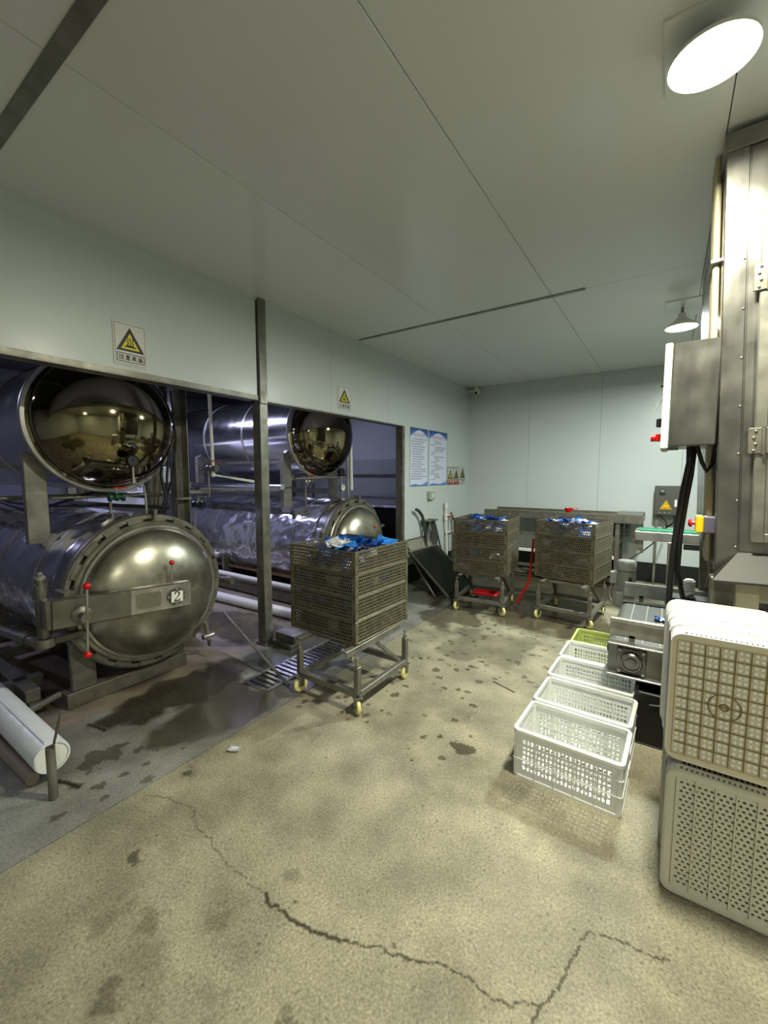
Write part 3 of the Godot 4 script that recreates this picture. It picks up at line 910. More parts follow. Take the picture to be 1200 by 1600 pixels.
# rounded rectangular ring, outer w x d, band width bw
func ring_rect(w: float, d: float, bw: float, _b2: float, r: float, y0: float, y1: float) -> B:
	var b := B.new()
	var o := rr(w, d, r)
	var i := rr(w - 2 * bw, d - 2 * bw, maxf(r - bw, .004))
	var e := (y1 - y0) * .25
	for k in o.size():
		var k2 := (k + 1) % o.size()
		var p := o[k]; var q := o[k2]; var pi_ := i[k]; var qi := i[k2]
		var nn := Vector3((p + q).x - (pi_ + qi).x, 0, (p + q).y - (pi_ + qi).y).normalized()
		var A := Vector3(p.x, y0, p.y); var Bq := Vector3(q.x, y0, q.y)
		b.quad(A, Bq, Vector3(q.x, y1 - e, q.y), Vector3(p.x, y1 - e, p.y), nn)
		var pm := p.lerp(pi_, .2); var qm := q.lerp(qi, .2)
		b.quad(Vector3(p.x, y1 - e, p.y), Vector3(q.x, y1 - e, q.y), Vector3(qm.x, y1, qm.y), Vector3(pm.x, y1, pm.y), (nn + Vector3.UP).normalized())
		b.quad(Vector3(pm.x, y1, pm.y), Vector3(qm.x, y1, qm.y), Vector3(qi.x, y1, qi.y), Vector3(pi_.x, y1, pi_.y), Vector3.UP)
		b.quad(Vector3(pi_.x, y0, pi_.y), Vector3(qi.x, y0, qi.y), Vector3(qi.x, y1, qi.y), Vector3(pi_.x, y1, pi_.y), -nn)
		b.quad(A, Bq, Vector3(qi.x, y0, qi.y), Vector3(pi_.x, y0, pi_.y), Vector3.DOWN)
	return b

func rr(w: float, d: float, r: float) -> PackedVector2Array:
	var o := PackedVector2Array()
	for c in [[1, 1, 0.0], [-1, 1, PI / 2], [-1, -1, PI], [1, -1, PI * 1.5]]:
		for k in 7: o.append(Vector2(c[0] * (w / 2 - r), c[1] * (d / 2 - r)) + Vector2(cos(c[2] + PI / 2 * k / 6), sin(c[2] + PI / 2 * k / 6)) * r)
	return o

# tapered nesting basket: base w x d at y=0, rim (w+t) x (d+t) at y=h; two styles of base
func make_nester(w: float, d: float, h: float, tp: float, ribbed: bool, m: Material, label: String, group: String) -> Node3D:
	var t := thing("nesting_basket", label, "basket", Vector3.ZERO, 0.0, group)
	var base := B.new()
	if ribbed:
		base.box(Vector3(0, .006, 0), Vector3(w - .03, .004, d - .03))
		var dm := B.new()
		for i in 7:
			for j in 10:
				for q in 4:
					var cx := -w / 2 + .016 + (w - .032) * (i + .3 + .4 * (q % 2)) / 7
					var cz := -d / 2 + .02 + (d - .04) * (j + .28 + .44 * (q / 2)) / 10
					dm.lathe([Vector2(.0058, .0042), Vector2(.0046, .0018), Vector2(0, .0012)].map(func(v): return v), Transform3D(Basis.from_scale(Vector3(1.15, 1, 1)), Vector3(cx, 0, cz)), 8)
		part("dimples", dm, M.crate, t).set_meta("kind", "stuff")
	else: base.perforated(w - .03, d - .03, 15, 24, .0052, .02, .02, .004, Transform3D(Basis(Vector3.RIGHT, -PI / 2), Vector3(0, .006, 0)))
	part("base", base, m, t)
	# wall bands, each step with a row of holes, widening to the rim
	var n := 3
	for k in n:
		var y0 := h * k / n
		var y1 := h * (k + 1) / n
		var w0 := w + tp * k / n
		var d0 := d + tp * k / n
		var band := B.new()
		for s in [1, -1]:
			band.lattice(w0 - .05, y1 - y0, 18, 2, .008, .03, .01, .01, .012, .012, .004, Transform3D(Basis.IDENTITY, Vector3(0, (y0 + y1) / 2, s * d0 / 2)))
			band.lattice(d0 - .05, y1 - y0, 24, 2, .008, .03, .01, .01, .012, .012, .004, Transform3D(Basis(Vector3.UP, PI / 2), Vector3(s * w0 / 2, (y0 + y1) / 2, 0)))
		part("wall_band", band, m, t)
		part("corner_band", ring_rect(w0 + .004, d0 + .004, .006, .0, .035, y0 + .0, y0 + .01 if k else y0 + .014), m, t)
		for sx in [1, -1]:
			for sz in [1, -1]:
				var a0 := atan2(sz, sx) - PI / 4
				part("corner", B.new().lathe([Vector2(.032, y0), Vector2(.032, y1)], Transform3D(Basis.IDENTITY, Vector3(sx * (w0 / 2 - .03), 0, sz * (d0 / 2 - .03))), 6, a0, a0 + PI / 2), m, t)
	part("rim", ring_rect(w + tp + .012, d + tp + .012, .014, .0, .045, h - .012, h), m, t)
	if ribbed:
		var rib := B.new()
		var nx := 7
		for i in nx + 1:
			var xx := -w / 2 + .016 + (w - .032) * i / nx
			rib.bx(xx - .0013, xx + .0013, .0, .006, -d / 2 + .02, d / 2 - .02)
		for j in 11:
			var zz := -d / 2 + .02 + (d - .04) * j / 10
			rib.bx(-w / 2 + .016, w / 2 - .016, .0, .006, zz - .0012, zz + .0012)
		part("rib_grid", rib, M.rib, t)
		var c1 := []
		var c2 := []
		for i in 32:
			c1.append(Vector3(cos(TAU * i / 32) * .043, .001, sin(TAU * i / 32) * .043))
			c2.append(Vector3(cos(TAU * i / 32) * .011, .001, sin(TAU * i / 32) * .011))
		part("centre_ring", B.new().tube(c1, .0022, 6, true), M.rib, t)
		part("centre_hub", B.new().tube(c2, .003, 6, true), M.rib, t)
	else:
		var rib := B.new()
		for i in 6: rib.bx(-w / 2 + .03 + (w - .06) * i / 5 - .002, -w / 2 + .03 + (w - .06) * i / 5 + .002, -.001, .006, -d / 2 + .02, d / 2 - .02)
		part("rib_grid", rib, m, t)
	part("base_rim", ring_rect(w + .006, d + .006, .026, .0, .04, .0, .010), m, t)
	return t

# ---------------------------------------------------------------- the scene
func _ready() -> void:
	# camera
	var cam := Camera3D.new()
	cam.name = "camera"
	cam.fov = rad_to_deg(2.0 * atan(800.0 / 654.0))
	cam.position = Vector3(0, 1.5, 0)
	cam.rotation = Vector3(-atan(58.0 / 654.0), deg_to_rad(34.2), 0)
	cam.near = 0.02
	add_child(cam)
	cam.current = true
	# environment: a closed room, so only a dim even sky outside
	var env := Environment.new()
	env.background_mode = Environment.BG_COLOR
	env.background_color = Color(0.02, 0.02, 0.025)
	env.tonemap_mode = Environment.TONE_MAPPER_LINEAR
	env.tonemap_exposure = 1.15
	env.sdfgi_enabled = true
	env.ssao_enabled = true
	env.ssil_enabled = true
	var we := WorldEnvironment.new()
	we.name = "world_environment"
	we.environment = env
	add_child(we)
	make_materials()
	# lamps
	highbay(Vector3(0.049, 2.86, -1.85), 0.112, "large bright round ceiling lamp nearest the camera above the steel machine", 9.0, Color(1.0, 0.985, 0.90))
	highbay(Vector3(0.022, 2.783, -4.6), 0.11, "farther bright round lamp hanging on a stem behind the steel control box", 12.5, Color(0.97, 1.0, 0.97))
	highbay(Vector3(1.3, 2.86, 0.9), 0.112, "round ceiling lamp outside the picture behind the camera, mirrored in the tank ends", 5.0, Color(1.0, 0.985, 0.90))
	room_light()

	setting()
	wall_things()
	vessels()
	clutter()
	trolleys()
	back_line()
	machine()
	baskets()
	floor_bits()

func room_light() -> void:
	# cool tube lights over the vessels, hidden behind the lintel
	var g := mat(Color(1, 1, 1), 0.4)
	g.emission_enabled = true
	g.emission = Color(0.86, 0.88, 1.0)
	g.emission_energy_multiplier = 2.0
	for s in [[-5.3, -2.6, "tube lamp over the gap between the two vessel pairs", 6.0], [-5.6, 0.3, "tube lamp near the outer end of the vessel room", 2.8], [-5.4, -5.6, "tube lamp near the back wall of the vessel room", 0.9]]:
		var t := thing("tube_lamp", s[2], "tube lamp", Vector3(s[0], 2.84, s[1]))
		part("housing", B.new().bx(-.6, .6, .01, .05, -.04, .04, .005), M.white, t)
		part("tube", B.new().cyl(Vector3(-.58, 0, 0), Vector3(.58, 0, 0), .014), g, t)
		part("hanger", B.new().cyl(Vector3(-.4, .05, 0), Vector3(-.4, .09, 0), .008).cyl(Vector3(.4, .05, 0), Vector3(.4, .09, 0), .008), M.galv, t)
		var l := AreaLight3D.new()
		l.name = "tube_light"
		l.area_size = Vector2(1.1, .05)
		l.light_energy = s[3]
		l.light_color = Color(0.81, 0.81, 1.0)
		l.shadow_enabled = true
		add_child(l, true)
		l.position = Vector3(s[0], 2.815, s[1])
		l.rotation = Vector3(-PI / 2, 0, 0)

const LW := -2.895   # room face of the left wall
const BW := -6.84    # room face of the back wall

func setting() -> void:
	var fm := floor_material()
	var fl := structroot("floor")
	struct("concrete_slab", floor_slab(-2.014, 2.6, -6.95, 3.1, 0.0), fm, fl)
	struct("drain_strip", floor_slab(-2.9, -2.026, -6.95, 3.1, -0.003), fm, fl)
	struct("vessel_room_slab", floor_slab(-7.6, -2.9, -6.95, 3.1, -0.003), fm, fl)
	struct("joint_filler", B.new().bx(-2.026, -2.014, -.1, -.012, -6.9, 3.0), M.gap, fl)
	# ceiling of sandwich panels
	var ce := structroot("ceiling")
	struct("backing", B.new().bx(-2.9, 2.7, 2.985, 3.06, -6.95, 3.2), M.gap, ce)
	var cx := [-2.895, -1.857, -0.87, 0.13, 1.13, 2.13, 2.6]
	var cz := [3.1, -0.67, -3.73, -6.84]
	for i in 6:
		for j in 3:
			struct("panel", B.new().bx(cx[i] + .0018, cx[i + 1] - .0018, 2.96, 2.985, cz[j + 1] + .0018, cz[j] - .0018, .0012), M.ceil, ce)
	struct("trim_1", B.new().bx(-2.895, 2.6, 2.953, 2.961, -.70, -.645, .002), M.galv)
	struct("trim_2", B.new().bx(-2.86, -.62, 2.955, 2.961, -3.752, -3.708, .002), M.galv)
	var vc := structroot("ceiling")
	struct("sheet", B.new().bx(-7.6, -3.0, 2.93, 3.06, -6.95, 3.2), mat(Color(.22, .22, .23), .7), vc)
	for k in 5: struct("purlin", B.new().bx(-7.5, -3.0, 2.84, 2.93, -5.6 + k * 1.7, -5.54 + k * 1.7, .004), M.galv, vc)
	# back wall
	var wb := structroot("wall_back")
	struct("core", B.new().bx(-7.6, 2.7, 0, 3.0, -6.97, -6.868), M.gap, wb)
	var bx := [-7.5, -6.6, -5.65, -4.7, -3.8, -2.895, -1.875, -.86, .13, 1.13, 2.13, 2.6]
	for i in bx.size() - 1:
		struct("panel", B.new().bx(bx[i] + .0012, bx[i + 1] - .0012, .28, 2.96, -6.868, BW, .0012), M.panel, wb)
	struct("baseboard_back", B.new().bx(-7.5, 2.6, 0, .28, -6.868, -6.85), M.dark)
	# left wall: lintel over two openings, then full height
	var wl := structroot("wall_left")
	var th := 0.10
	var zz := [3.1, .72, -2.37]
	for i in 2:
		struct("panel", B.new().bx(LW - th, LW, 2.135, 2.96, zz[i + 1] + .0012, zz[i] - .0012, .0012), M.panel, wl)
	struct("panel", B.new().bx(LW - th, LW, 2.135, 2.96, -3.296, -2.46, .0012), M.panel, wl)
	struct("panel", B.new().bx(LW - th, LW, 2.135, 2.96, -4.342, -3.298, .0012), M.panel, wl)
	var f := Transform3D(Basis(Vector3(0, 0, 1), Vector3.UP, Vector3(-1, 0, 0)), Vector3.ZERO)
	struct("panel", B.new().prism(PackedVector2Array([Vector2(-4.344, 2.96), Vector2(-5.351, 2.96), Vector2(-5.351, .27), Vector2(-4.74, .27), Vector2(-4.74, 2.135), Vector2(-4.344, 2.135)]), -LW, -LW + th, f), M.panel, wl)
	struct("panel", B.new().bx(LW - th, LW, .27, 2.96, -6.838, -5.353, .0012), M.panel, wl)
	struct("baseboard_left", B.new().bx(LW - .09, LW - .03, 0, .27, -6.84, -4.74), M.dark)
	struct("trim_3", B.new().bx(LW - th - .006, LW + .006, 2.125, 2.137, 3.1, -2.37).bx(LW + .003, LW + .006, 2.125, 2.165, 3.1, -2.37), M.galv)
	struct("trim_4", B.new().bx(LW - th - .006, LW + .006, 2.125, 2.137, -2.46, -4.70), M.galv)
	struct("trim_5", B.new().bx(LW - th - .004, LW + .004, 0.0, 2.125, -4.742, -4.69, .002), M.galv)
	struct("trim_6", B.new().bx(LW - .012, LW + .004, 2.94, 2.9595, -6.84, 3.1), M.panel)
	struct("trim_7", B.new().bx(LW, LW + .006, .28, 2.96, -6.839, -6.832), M.panel)
	# post between the openings
	var post := structroot("trim_8")
	struct("post", B.new().bx(-2.975, -2.875, 0, 2.1, -2.46, -2.375, .004), M.galv, post)
	struct("upper_post", B.new().bx(-2.955, -2.872, 2.1, 2.955, -2.46, -2.38, .004), M.galv, post)
	struct("foot_plate", B.new().bx(-2.99, -2.86, 0, .012, -2.48, -2.355, .002), M.dull, post)
	struct("weld_band", B.new().bx(-2.977, -2.873, .62, .626, -2.462, -2.373), M.dull, post)
	# remaining walls of the room and of the vessel room
	struct("wall_right", B.new().bx(2.6, 2.7, 0, 3.0, -6.95, 3.2), M.panel)
	struct("wall_front", B.new().bx(-7.6, 2.7, 0, 3.0, 3.1, 3.2), M.panel)
	struct("wall_outer", B.new().bx(-7.6, -7.5, 0, 3.0, -6.95, 3.2), mat(Color(.36, .36, .39), .6))
	struct("trim_9", B.new().bx(-7.4, LW - .1, 1.46, 1.51, BW, BW + .02), M.galv)
	# square cover plates round the lamps
	struct("trim_10", B.new().bx(-.088, .22, 2.951, 2.962, -2.06, -1.735, .001), M.ceil)
	struct("trim_11", B.new().bx(-.104, .17, 2.951, 2.962, -4.85, -4.4, .001), M.ceil)
	# joint ribs on the back wall beside the corner
	struct("trim_12", B.new().bx(-2.895, -2.885, .28, 2.96, BW, BW + .004), M.panel)

func wall_things() -> void:
	var h := heat_sign()
	board("warning_sign", "heat warning sign above the near opening over the larger mirrored tank end", "sign", h, Vector3(LW + .001, 2.325, -1.37), .20, .265, PI / 2, "", M.white)
	board("warning_sign", "heat warning sign above the second opening past the post", "sign", h, Vector3(LW + .001, 2.303, -3.508), .212, .245, PI / 2, "", M.white)
	board("notice_board", "rules poster of dense dark lines, the one beside the opening jamb", "poster", poster(3, true), Vector3(LW + .001, 1.742, -5.125), .505, .80, PI / 2)
	board("notice_board", "rules poster of sparse grey lines, the one nearer the room corner", "poster", poster(8, false), Vector3(LW + .001, 1.744, -5.705), .60, .80, PI / 2)
	board("warning_sign", "pair of yellow triangles over a red band on one board", "sign", small_sign(true), Vector3(LW + .001, 1.485, -6.245), .46, .285, PI / 2)
	board("warning_sign", "single narrow triangle sign with black lettering closest to the wall corner", "sign", small_sign(false), Vector3(LW + .001, 1.5, -6.61), .25, .32, PI / 2)
	var s := thing("switch_box", "small grey wall switch box under the posters", "switch", Vector3(LW, 1.2, -5.44))
	part("box", B.new().bx(0, .06, -.06, .06, -.075, .075, .006), mat(Color(.62, .66, .60), .4), s)
	part("rocker", B.new().bx(.06, .068, -.03, .03, -.025, .025, .003), M.white, s)
	part("conduit", B.new().cyl(Vector3(.008, -.06, .0), Vector3(.008, -.35, .0), .006).cyl(Vector3(.008, .06, 0), Vector3(.008, .12, 0), .006), M.white, s)
	var c := thing("security_camera", "small white dome camera in the ceiling corner", "camera", Vector3(-2.72, 2.88, -6.74))
	part("bracket", B.new().bx(-.17, -.02, .0, .03, -.02, .02, .004).cyl(Vector3(0, .03, 0), Vector3(0, .08, 0), .03), M.white, c)
	part("housing", B.new().ball(Vector3(0, 0, 0), .055, 16), M.white, c)
	part("lens", B.new().cyl(Vector3(.01, -.03, .045), Vector3(.012, -.033, .06), .022), M.black, c)
	# hose coil on its bracket
	var hc := thing("hose", "grey water hose coiled over a wall bracket", "hose", Vector3(LW + .014, 0, 0))
	part("bracket", B.new().bx(-.013, .12, .84, .86, -5.47, -5.17, .003), M.galv, hc)
	var pts := []
	rng.seed = 4
	for k in 6:
		for i in 20:
			var a := TAU * i / 20.0
			var wz := .10 + .016 * k
			pts.append(Vector3(.05 + .012 * k * (1.0 if i < 10 else .6), .60 + .26 * cos(a) - .02 * k * (1.0 - cos(a)) * .5, -5.32 + wz * sin(a) + rng.randf_range(-.006, .006)))
	part("coil", B.new().tube(pts, .013, 7), M.hose, hc)
	part("end", B.new().tube([Vector3(.06, .62, -5.2), Vector3(.06, .80, -5.17), Vector3(.06, .93, -5.10), Vector3(.06, 1.01, -5.0), Vector3(.06, 1.03, -4.93)], .022, 10), M.hose, hc)
	part("tail", B.new().tube([Vector3(.08, .84, -5.42), Vector3(.09, .66, -5.50), Vector3(.1, .45, -5.58), Vector3(.14, .2, -5.7), Vector3(.2, .02, -5.8)], .013, 8), M.hose, hc)
	var wp := thing("water_pipe", "white wall pipe with valve and looped outlet right of the hose", "pipe", Vector3(LW + .05, 0, 0))
	part("riser", B.new().tube([Vector3(0, .25, -5.95), Vector3(0, .55, -5.93), Vector3(0, .75, -5.90), Vector3(0, 1.04, -5.90)], .016, 8), M.white, wp)
	part("tee", B.new().cyl(Vector3(0, .98, -5.90), Vector3(0, 1.07, -5.90), .028).cyl(Vector3(0, .80, -5.90), Vector3(0, .9, -5.90), .03).cyl(Vector3(0, .86, -5.90), Vector3(0, .86, -6.05), .02), M.white, wp)
	part("branch", B.new().tube([Vector3(0, .6, -5.92), Vector3(0, .6, -6.22), Vector3(0, .57, -6.25), Vector3(0, .32, -6.25)], .016, 8), M.white, wp)
	part("return_hose", B.new().tube([Vector3(0, .9, -6.08), Vector3(.02, .75, -6.18), Vector3(.02, .6, -6.22), Vector3(.02, .1, -6.28)], .014, 8), M.hose, wp)
	part("valve_handle", B.new().bx(.03, .05, .85, .87, -6.0, -5.88, .003), M.red, wp)
	part("drop_pipe", B.new().tube([Vector3(.03, .88, -6.05), Vector3(.03, .5, -6.07), Vector3(.03, .03, -6.08)], .01, 8), M.galv, wp)

func vessels() -> void:
	var v := make_retort("large steel retort with domed door and number plate 2 in the near opening", Vector3(-3.05, 0, -1.505))
	var v2 := dup(v, Vector3(-3.05, 0, -3.885), 0.0, "large steel retort whose door top shows over the basket in the second opening")
	var arm := v.get_node("door_arm")
	part("number_plate", B.new().bx(.637, .713, -.036, .036, .018, .021), M.white, arm)
	var tm := TextMesh.new()
	tm.text = "2"
	var sf := SystemFont.new()
	sf.font_names = PackedStringArray(["Droid Serif"])
	tm.font = sf
	tm.font_size = 56
	tm.pixel_size = .0016
	tm.depth = .002
	var n := part("number", tm, M.black, arm.get_node("number_plate"))
	n.position = Vector3(.675, 0.0, .022)
	v2.position.z = -3.885
	make_tank("polished tank with big mirrored domed end right under the near lintel", Vector3(-3.6, 1.895, -1.505), [.43, -.40])
	make_tank("polished tank with mirrored domed end seen through the second opening", Vector3(-3.6, 1.99, -3.885), [.43, -.40])

func pipe(called: String, label: String, cat: String, pts: Array, r: float, m: Material, fit := true) -> Node3D:
	var t := thing(called, label, cat, pts[0])
	var q := []
	for p in pts: q.append(p - pts[0])
	part("run", B.new().tube(q, r, 12), m, t)
	if fit:
		for i in range(1, q.size() - 1): part("elbow", B.new().ball(q[i], r * 1.45, 12), m, t)
		part("coupling", B.new().cyl(q[0].lerp(q[1], .12), q[0].lerp(q[1], .12) + (q[1] - q[0]).normalized() * r * 3, r * 1.35, -1, 12), m, t)
	return t

func valve(label: String, at: Vector3, turn: float, m: Material, handle: Material) -> void:
	var t := thing("valve", label, "valve", at, turn)
	part("body", B.new().cyl(Vector3(-.07, 0, 0), Vector3(.07, 0, 0), .028).cyl(Vector3(-.075, 0, 0), Vector3(-.05, 0, 0), .045).cyl(Vector3(.05, 0, 0), Vector3(.075, 0, 0), .045).ball(Vector3.ZERO, .042, 12), m, t)
	part("stem", B.new().cyl(Vector3(0, .03, 0), Vector3(0, .1, 0), .01), M.steel, t)
	part("handle", B.new().bx(-.015, .12, .095, .108, -.01, .01, .003), handle, t)
	part("riser", B.new().cyl(Vector3(-.06, 0, 0), Vector3(-.06, -.38, 0), .014), M.galv, t)
	t.scale = Vector3(.72, .72, .72)

func gauge(label: String, at: Vector3, r: float, dark: bool) -> void:
	var t := thing("pressure_gauge", label, "gauge", at, PI / 2)
	part("case", B.new().lathe([Vector2(0, -.03), Vector2(r * .9, -.03), Vector2(r, -.02), Vector2(r, .012), Vector2(r * .93, .018), Vector2(r * .9, .012)], Transform3D(Basis(Vector3.RIGHT, PI / 2), Vector3.ZERO), 24), M.black if dark else M.steel, t)
	part("dial", B.new().cyl(Vector3(0, 0, .008), Vector3(0, 0, .011), r * .9, -1, 24), M.black if dark else M.white, t)
	part("needle", B.new().bx(-.003, .003, -.01, r * .7, .012, .014), M.black, t)
	part("neck", B.new().cyl(Vector3(0, -r, 0), Vector3(0, -r - .12, 0), .008), M.steel, t)

func clutter() -> void:
	# channel column between the vessel pairs
	var c := thing("steel_column", "tall galvanised channel column behind the near retort", "column", Vector3(-3.62, 0, -2.08))
	part("web", B.new().bx(-.05, -.044, -.003, 2.93, -.06, .06, .001), M.galv, c)
	part("flange", B.new().bx(-.05, .05, 0, 2.93, .054, .06, .001), M.galv, c)
	part("flange", B.new().bx(-.05, .05, 0, 2.93, -.06, -.054, .001), M.galv, c)
	part("bolt_plate", B.new().bx(-.06, .06, 1.28, 1.3, -.07, .07, .002), M.galv, c)
	pipe("vent_pipe", "thin bright vertical pipe in the near opening with elbow to the right", "pipe", [Vector3(-3.6, 2.84, -2.38), Vector3(-3.6, 1.5, -2.40), Vector3(-3.62, 1.42, -2.95)], .016, M.white)
	pipe("vent_pipe", "pair of vertical steel pipes beside the second mirrored tank end, left one", "pipe", [Vector3(-3.45, 2.84, -4.22), Vector3(-3.45, 1.15, -4.25)], .016, M.steel)
	pipe("vent_pipe", "pair of vertical steel pipes beside the second mirrored tank end, right one", "pipe", [Vector3(-3.5, 2.84, -4.35), Vector3(-3.5, 1.3, -4.38)], .022, M.white)
	pipe("steam_pipe", "horizontal steel pipe running under the second mirrored tank end", "pipe", [Vector3(-3.42, 1.46, -3.3), Vector3(-3.42, 1.475, -4.2)], .012, M.steel)
	valve("small red-handled valve at the elbow of the bright vertical pipe", Vector3(-3.6, 1.56, -2.39), 0.3, M.dull, M.red)
	valve("valve below the second mirrored tank end with red lever", Vector3(-3.6, 1.42, -3.68), 1.2, M.steel, M.red)
	valve("green-bodied valve above the near retort door", Vector3(-3.5, 1.33, -1.50), 1.5, mat(Color(.05, .28, .2), .4), M.red)
	valve("dark valve right of the channel column above the retort flange", Vector3(-3.7, 1.22, -2.3), .4, mat(Color(.04, .09, .1), .4), M.steel)
	gauge("black round gauge in front of the near mirrored tank end", Vector3(-3.22, 1.60, -1.50), .042, true)
	gauge("black round gauge under the second mirrored tank end", Vector3(-3.38, 1.535, -4.03), .05, true)
	gauge("white dial gauge left of the vertical pipes in the second opening", Vector3(-3.4, 1.34, -4.07), .045, false)
	pipe("gauge_siphon", "thin curved siphon tube under the near black gauge", "pipe", [Vector3(-3.22, 1.5, -1.50), Vector3(-3.22, 1.44, -1.51), Vector3(-3.23, 1.41, -1.55), Vector3(-3.26, 1.42, -1.59), Vector3(-3.26, 1.3, -1.60), Vector3(-3.26, 1.18, -1.60)], .008, M.steel, false)
	# cables hanging beside the column
	for k in 3:
		var z := -1.86 - k * .05
		pipe("cable", ["thick black cable hanging left of the channel column", "thin black cable hanging closest to the column", "black cable looping down to the retort top"][k], "cable",
			[Vector3(-3.5, 2.2, z), Vector3(-3.48, 1.8, z - .02), Vector3(-3.5, 1.5, z + .01), Vector3(-3.46 - k * .05, 1.3, z + .02 * k), Vector3(-3.5 - k * .04, 1.16, z + .05)], .012 - k * .002, M.rubber, false)
	pipe("cable", "black cable lying along the top of the near retort shell", "cable", [Vector3(-5.2, 1.3, -1.1), Vector3(-4.6, 1.26, -1.2), Vector3(-4.1, 1.25, -1.3), Vector3(-3.6, 1.27, -1.45), Vector3(-3.3, 1.24, -1.8)], .014, M.rubber, false)
	pipe("cable", "black cable drooping between the two near tanks", "cable", [Vector3(-5.0, 1.36, -1.0), Vector3(-4.4, 1.33, -.95), Vector3(-3.95, 1.22, -1.1), Vector3(-3.9, 1.36, -1.5), Vector3(-3.8, 1.3, -1.9)], .012, M.rubber, false)
	# pipework between upper and lower vessels
	pipe("header_pipe", "grey header pipe running behind the column at mid height", "pipe", [Vector3(-3.95, 1.33, -.9), Vector3(-3.95, 1.33, -2.9)], .018, M.galv)
	pipe("header_pipe", "slim dull header pipe under the near mirrored tank", "pipe", [Vector3(-3.7, 1.33, -1.15), Vector3(-3.7, 1.33, -2.4)], .011, M.dull)
	pipe("header_pipe", "fat white insulated pipe far behind the vertical bright pipe", "pipe", [Vector3(-5.9, 1.5, -2.5), Vector3(-4.7, 1.5, -2.55)], .09, M.pvc)
	pipe("header_pipe", "steel pipe along the underside of the second polished tank", "pipe", [Vector3(-5.9, 1.36, -3.353), Vector3(-3.7, 1.36, -3.353)], .035, M.polished)
	for k in 4:
		pipe("drop_pipe", ["white upright drop pipe behind the second tank legs, first", "grey upright drop pipe behind the second tank legs, second", "white upright drop pipe behind the second tank legs, third", "thin steel upright pipe behind the second tank legs, fourth"][k], "pipe",
			[Vector3(-5.4 + k * .22, 1.9, -4.95), Vector3(-5.4 + k * .22, 0, -4.95)], [.035, .03, .04, .018][k], M.white if k % 2 == 0 else M.galv, false)
	var cab := thing("equipment_cabinet", "pale equipment cabinet glimpsed behind the near vessels", "cabinet", Vector3(-6.0, 0, -2.4))
	part("body", B.new().bx(-.4, .4, 0, 1.75, -.35, .35, .01), M.white, cab)
	part("door", B.new().bx(.4, .415, .08, 1.65, -.32, .32, .006), mat(Color(.75, .76, .8), .4), cab)
	part("handle", B.new().bx(.415, .44, .85, 1.0, .22, .25, .004), M.black, cab)
	# ground-level pipes and frames under the vessels
	pipe("drain_pipe", "white plastic drain pipe on the floor right of retort number 2", "pipe", [Vector3(-5.4, .056, -2.90), Vector3(-3.1, .056, -2.98)], .055, M.white)
	pipe("drain_pipe", "thin pipe with pale top lying beyond the white drain pipe", "pipe", [Vector3(-6.4, .22, -3.28), Vector3(-3.2, .22, -3.28)], .03, M.white, false)
	solo("floor_channel", B.new().bx(-6.4, -3.15, .02, .14, -3.45, -3.3, .004), M.dull, "dark steel channel beneath the pale thin pipe", "channel")
	solo("duck_board", B.new().bx(-6.6, -3.3, .26, .29, -4.7, -3.45, .004), M.brown, "brown plank platform under the second retort", "platform")
	pipe("push_rod", "slim steel rod leaning from the retort down to the drain grate", "rod", [Vector3(-2.175, .008, -1.985), Vector3(-3.05, .35, -2.08)], .011, M.steel, false)
	var cap := thing("pipe_end_cap", "ribbed grey pipe cap beside the retort door rim", "cap", Vector3(-3.1, .60, -2.16))
	part("cap", B.new().cyl(Vector3(0, 0, 0), Vector3(.05, .0, -.02), .035, .035, 20), M.galv, cap)
	part("stub", B.new().cyl(Vector3(-.5, 0, .0), Vector3(0, 0, 0), .025), M.galv, cap)
	# large wrapped pipe at lower left
	var w := thing("wrapped_pipe", "big white wrapped pipe lying on the floor at lower left", "pipe", Vector3(-2.401, .14, -0.680))
	part("tube", B.new().lathe([Vector2(.066, .0), Vector2(.074, 0), Vector2(.076, .01), Vector2(.077, .6), Vector2(.079, .62), Vector2(.079, 3.2)], Transform3D(Basis(Vector3(0, 0, 1), Vector3(-1, 0, 0), Vector3(0, -1, 0)), Vector3.ZERO), 32), M.pvc, w)
	part("end_disc", B.new().cyl(Vector3(-.015, 0, 0), Vector3(-.005, 0, 0), .068, -1, 32), M.white, w)
	part("wrap_seam", B.new().bx(-3.0, -.01, .068, .079, .015, .025, .002), M.pvc, w)
	part("cradle", B.new().bx(-.9, -.86, -.143, -.06, -.08, .08, .004).bx(-2.6, -2.56, -.143, -.06, -.08, .08, .004), M.galv, w)
	var st := thing("floor_stake", "upright steel tube stub with thin rod at the wrapped pipe end", "stake", Vector3(-2.30, 0, -.645))
	part("tube", B.new().lathe([Vector2(.019, 0), Vector2(.019, .25), Vector2(.014, .25), Vector2(.014, .2)], Transform3D.IDENTITY, 16), M.galv, st)
	part("rod", B.new().cyl(Vector3(0, .2, 0), Vector3(.07, .43, -.03), .006, -1, 8), M.dull, st)
	pipe("floor_pipe", "tan plastic pipe on the floor below the wrapped pipe", "pipe", [Vector3(-2.48, .03, -.62), Vector3(-4.6, .03, -.55)], .028, M.tan, false)
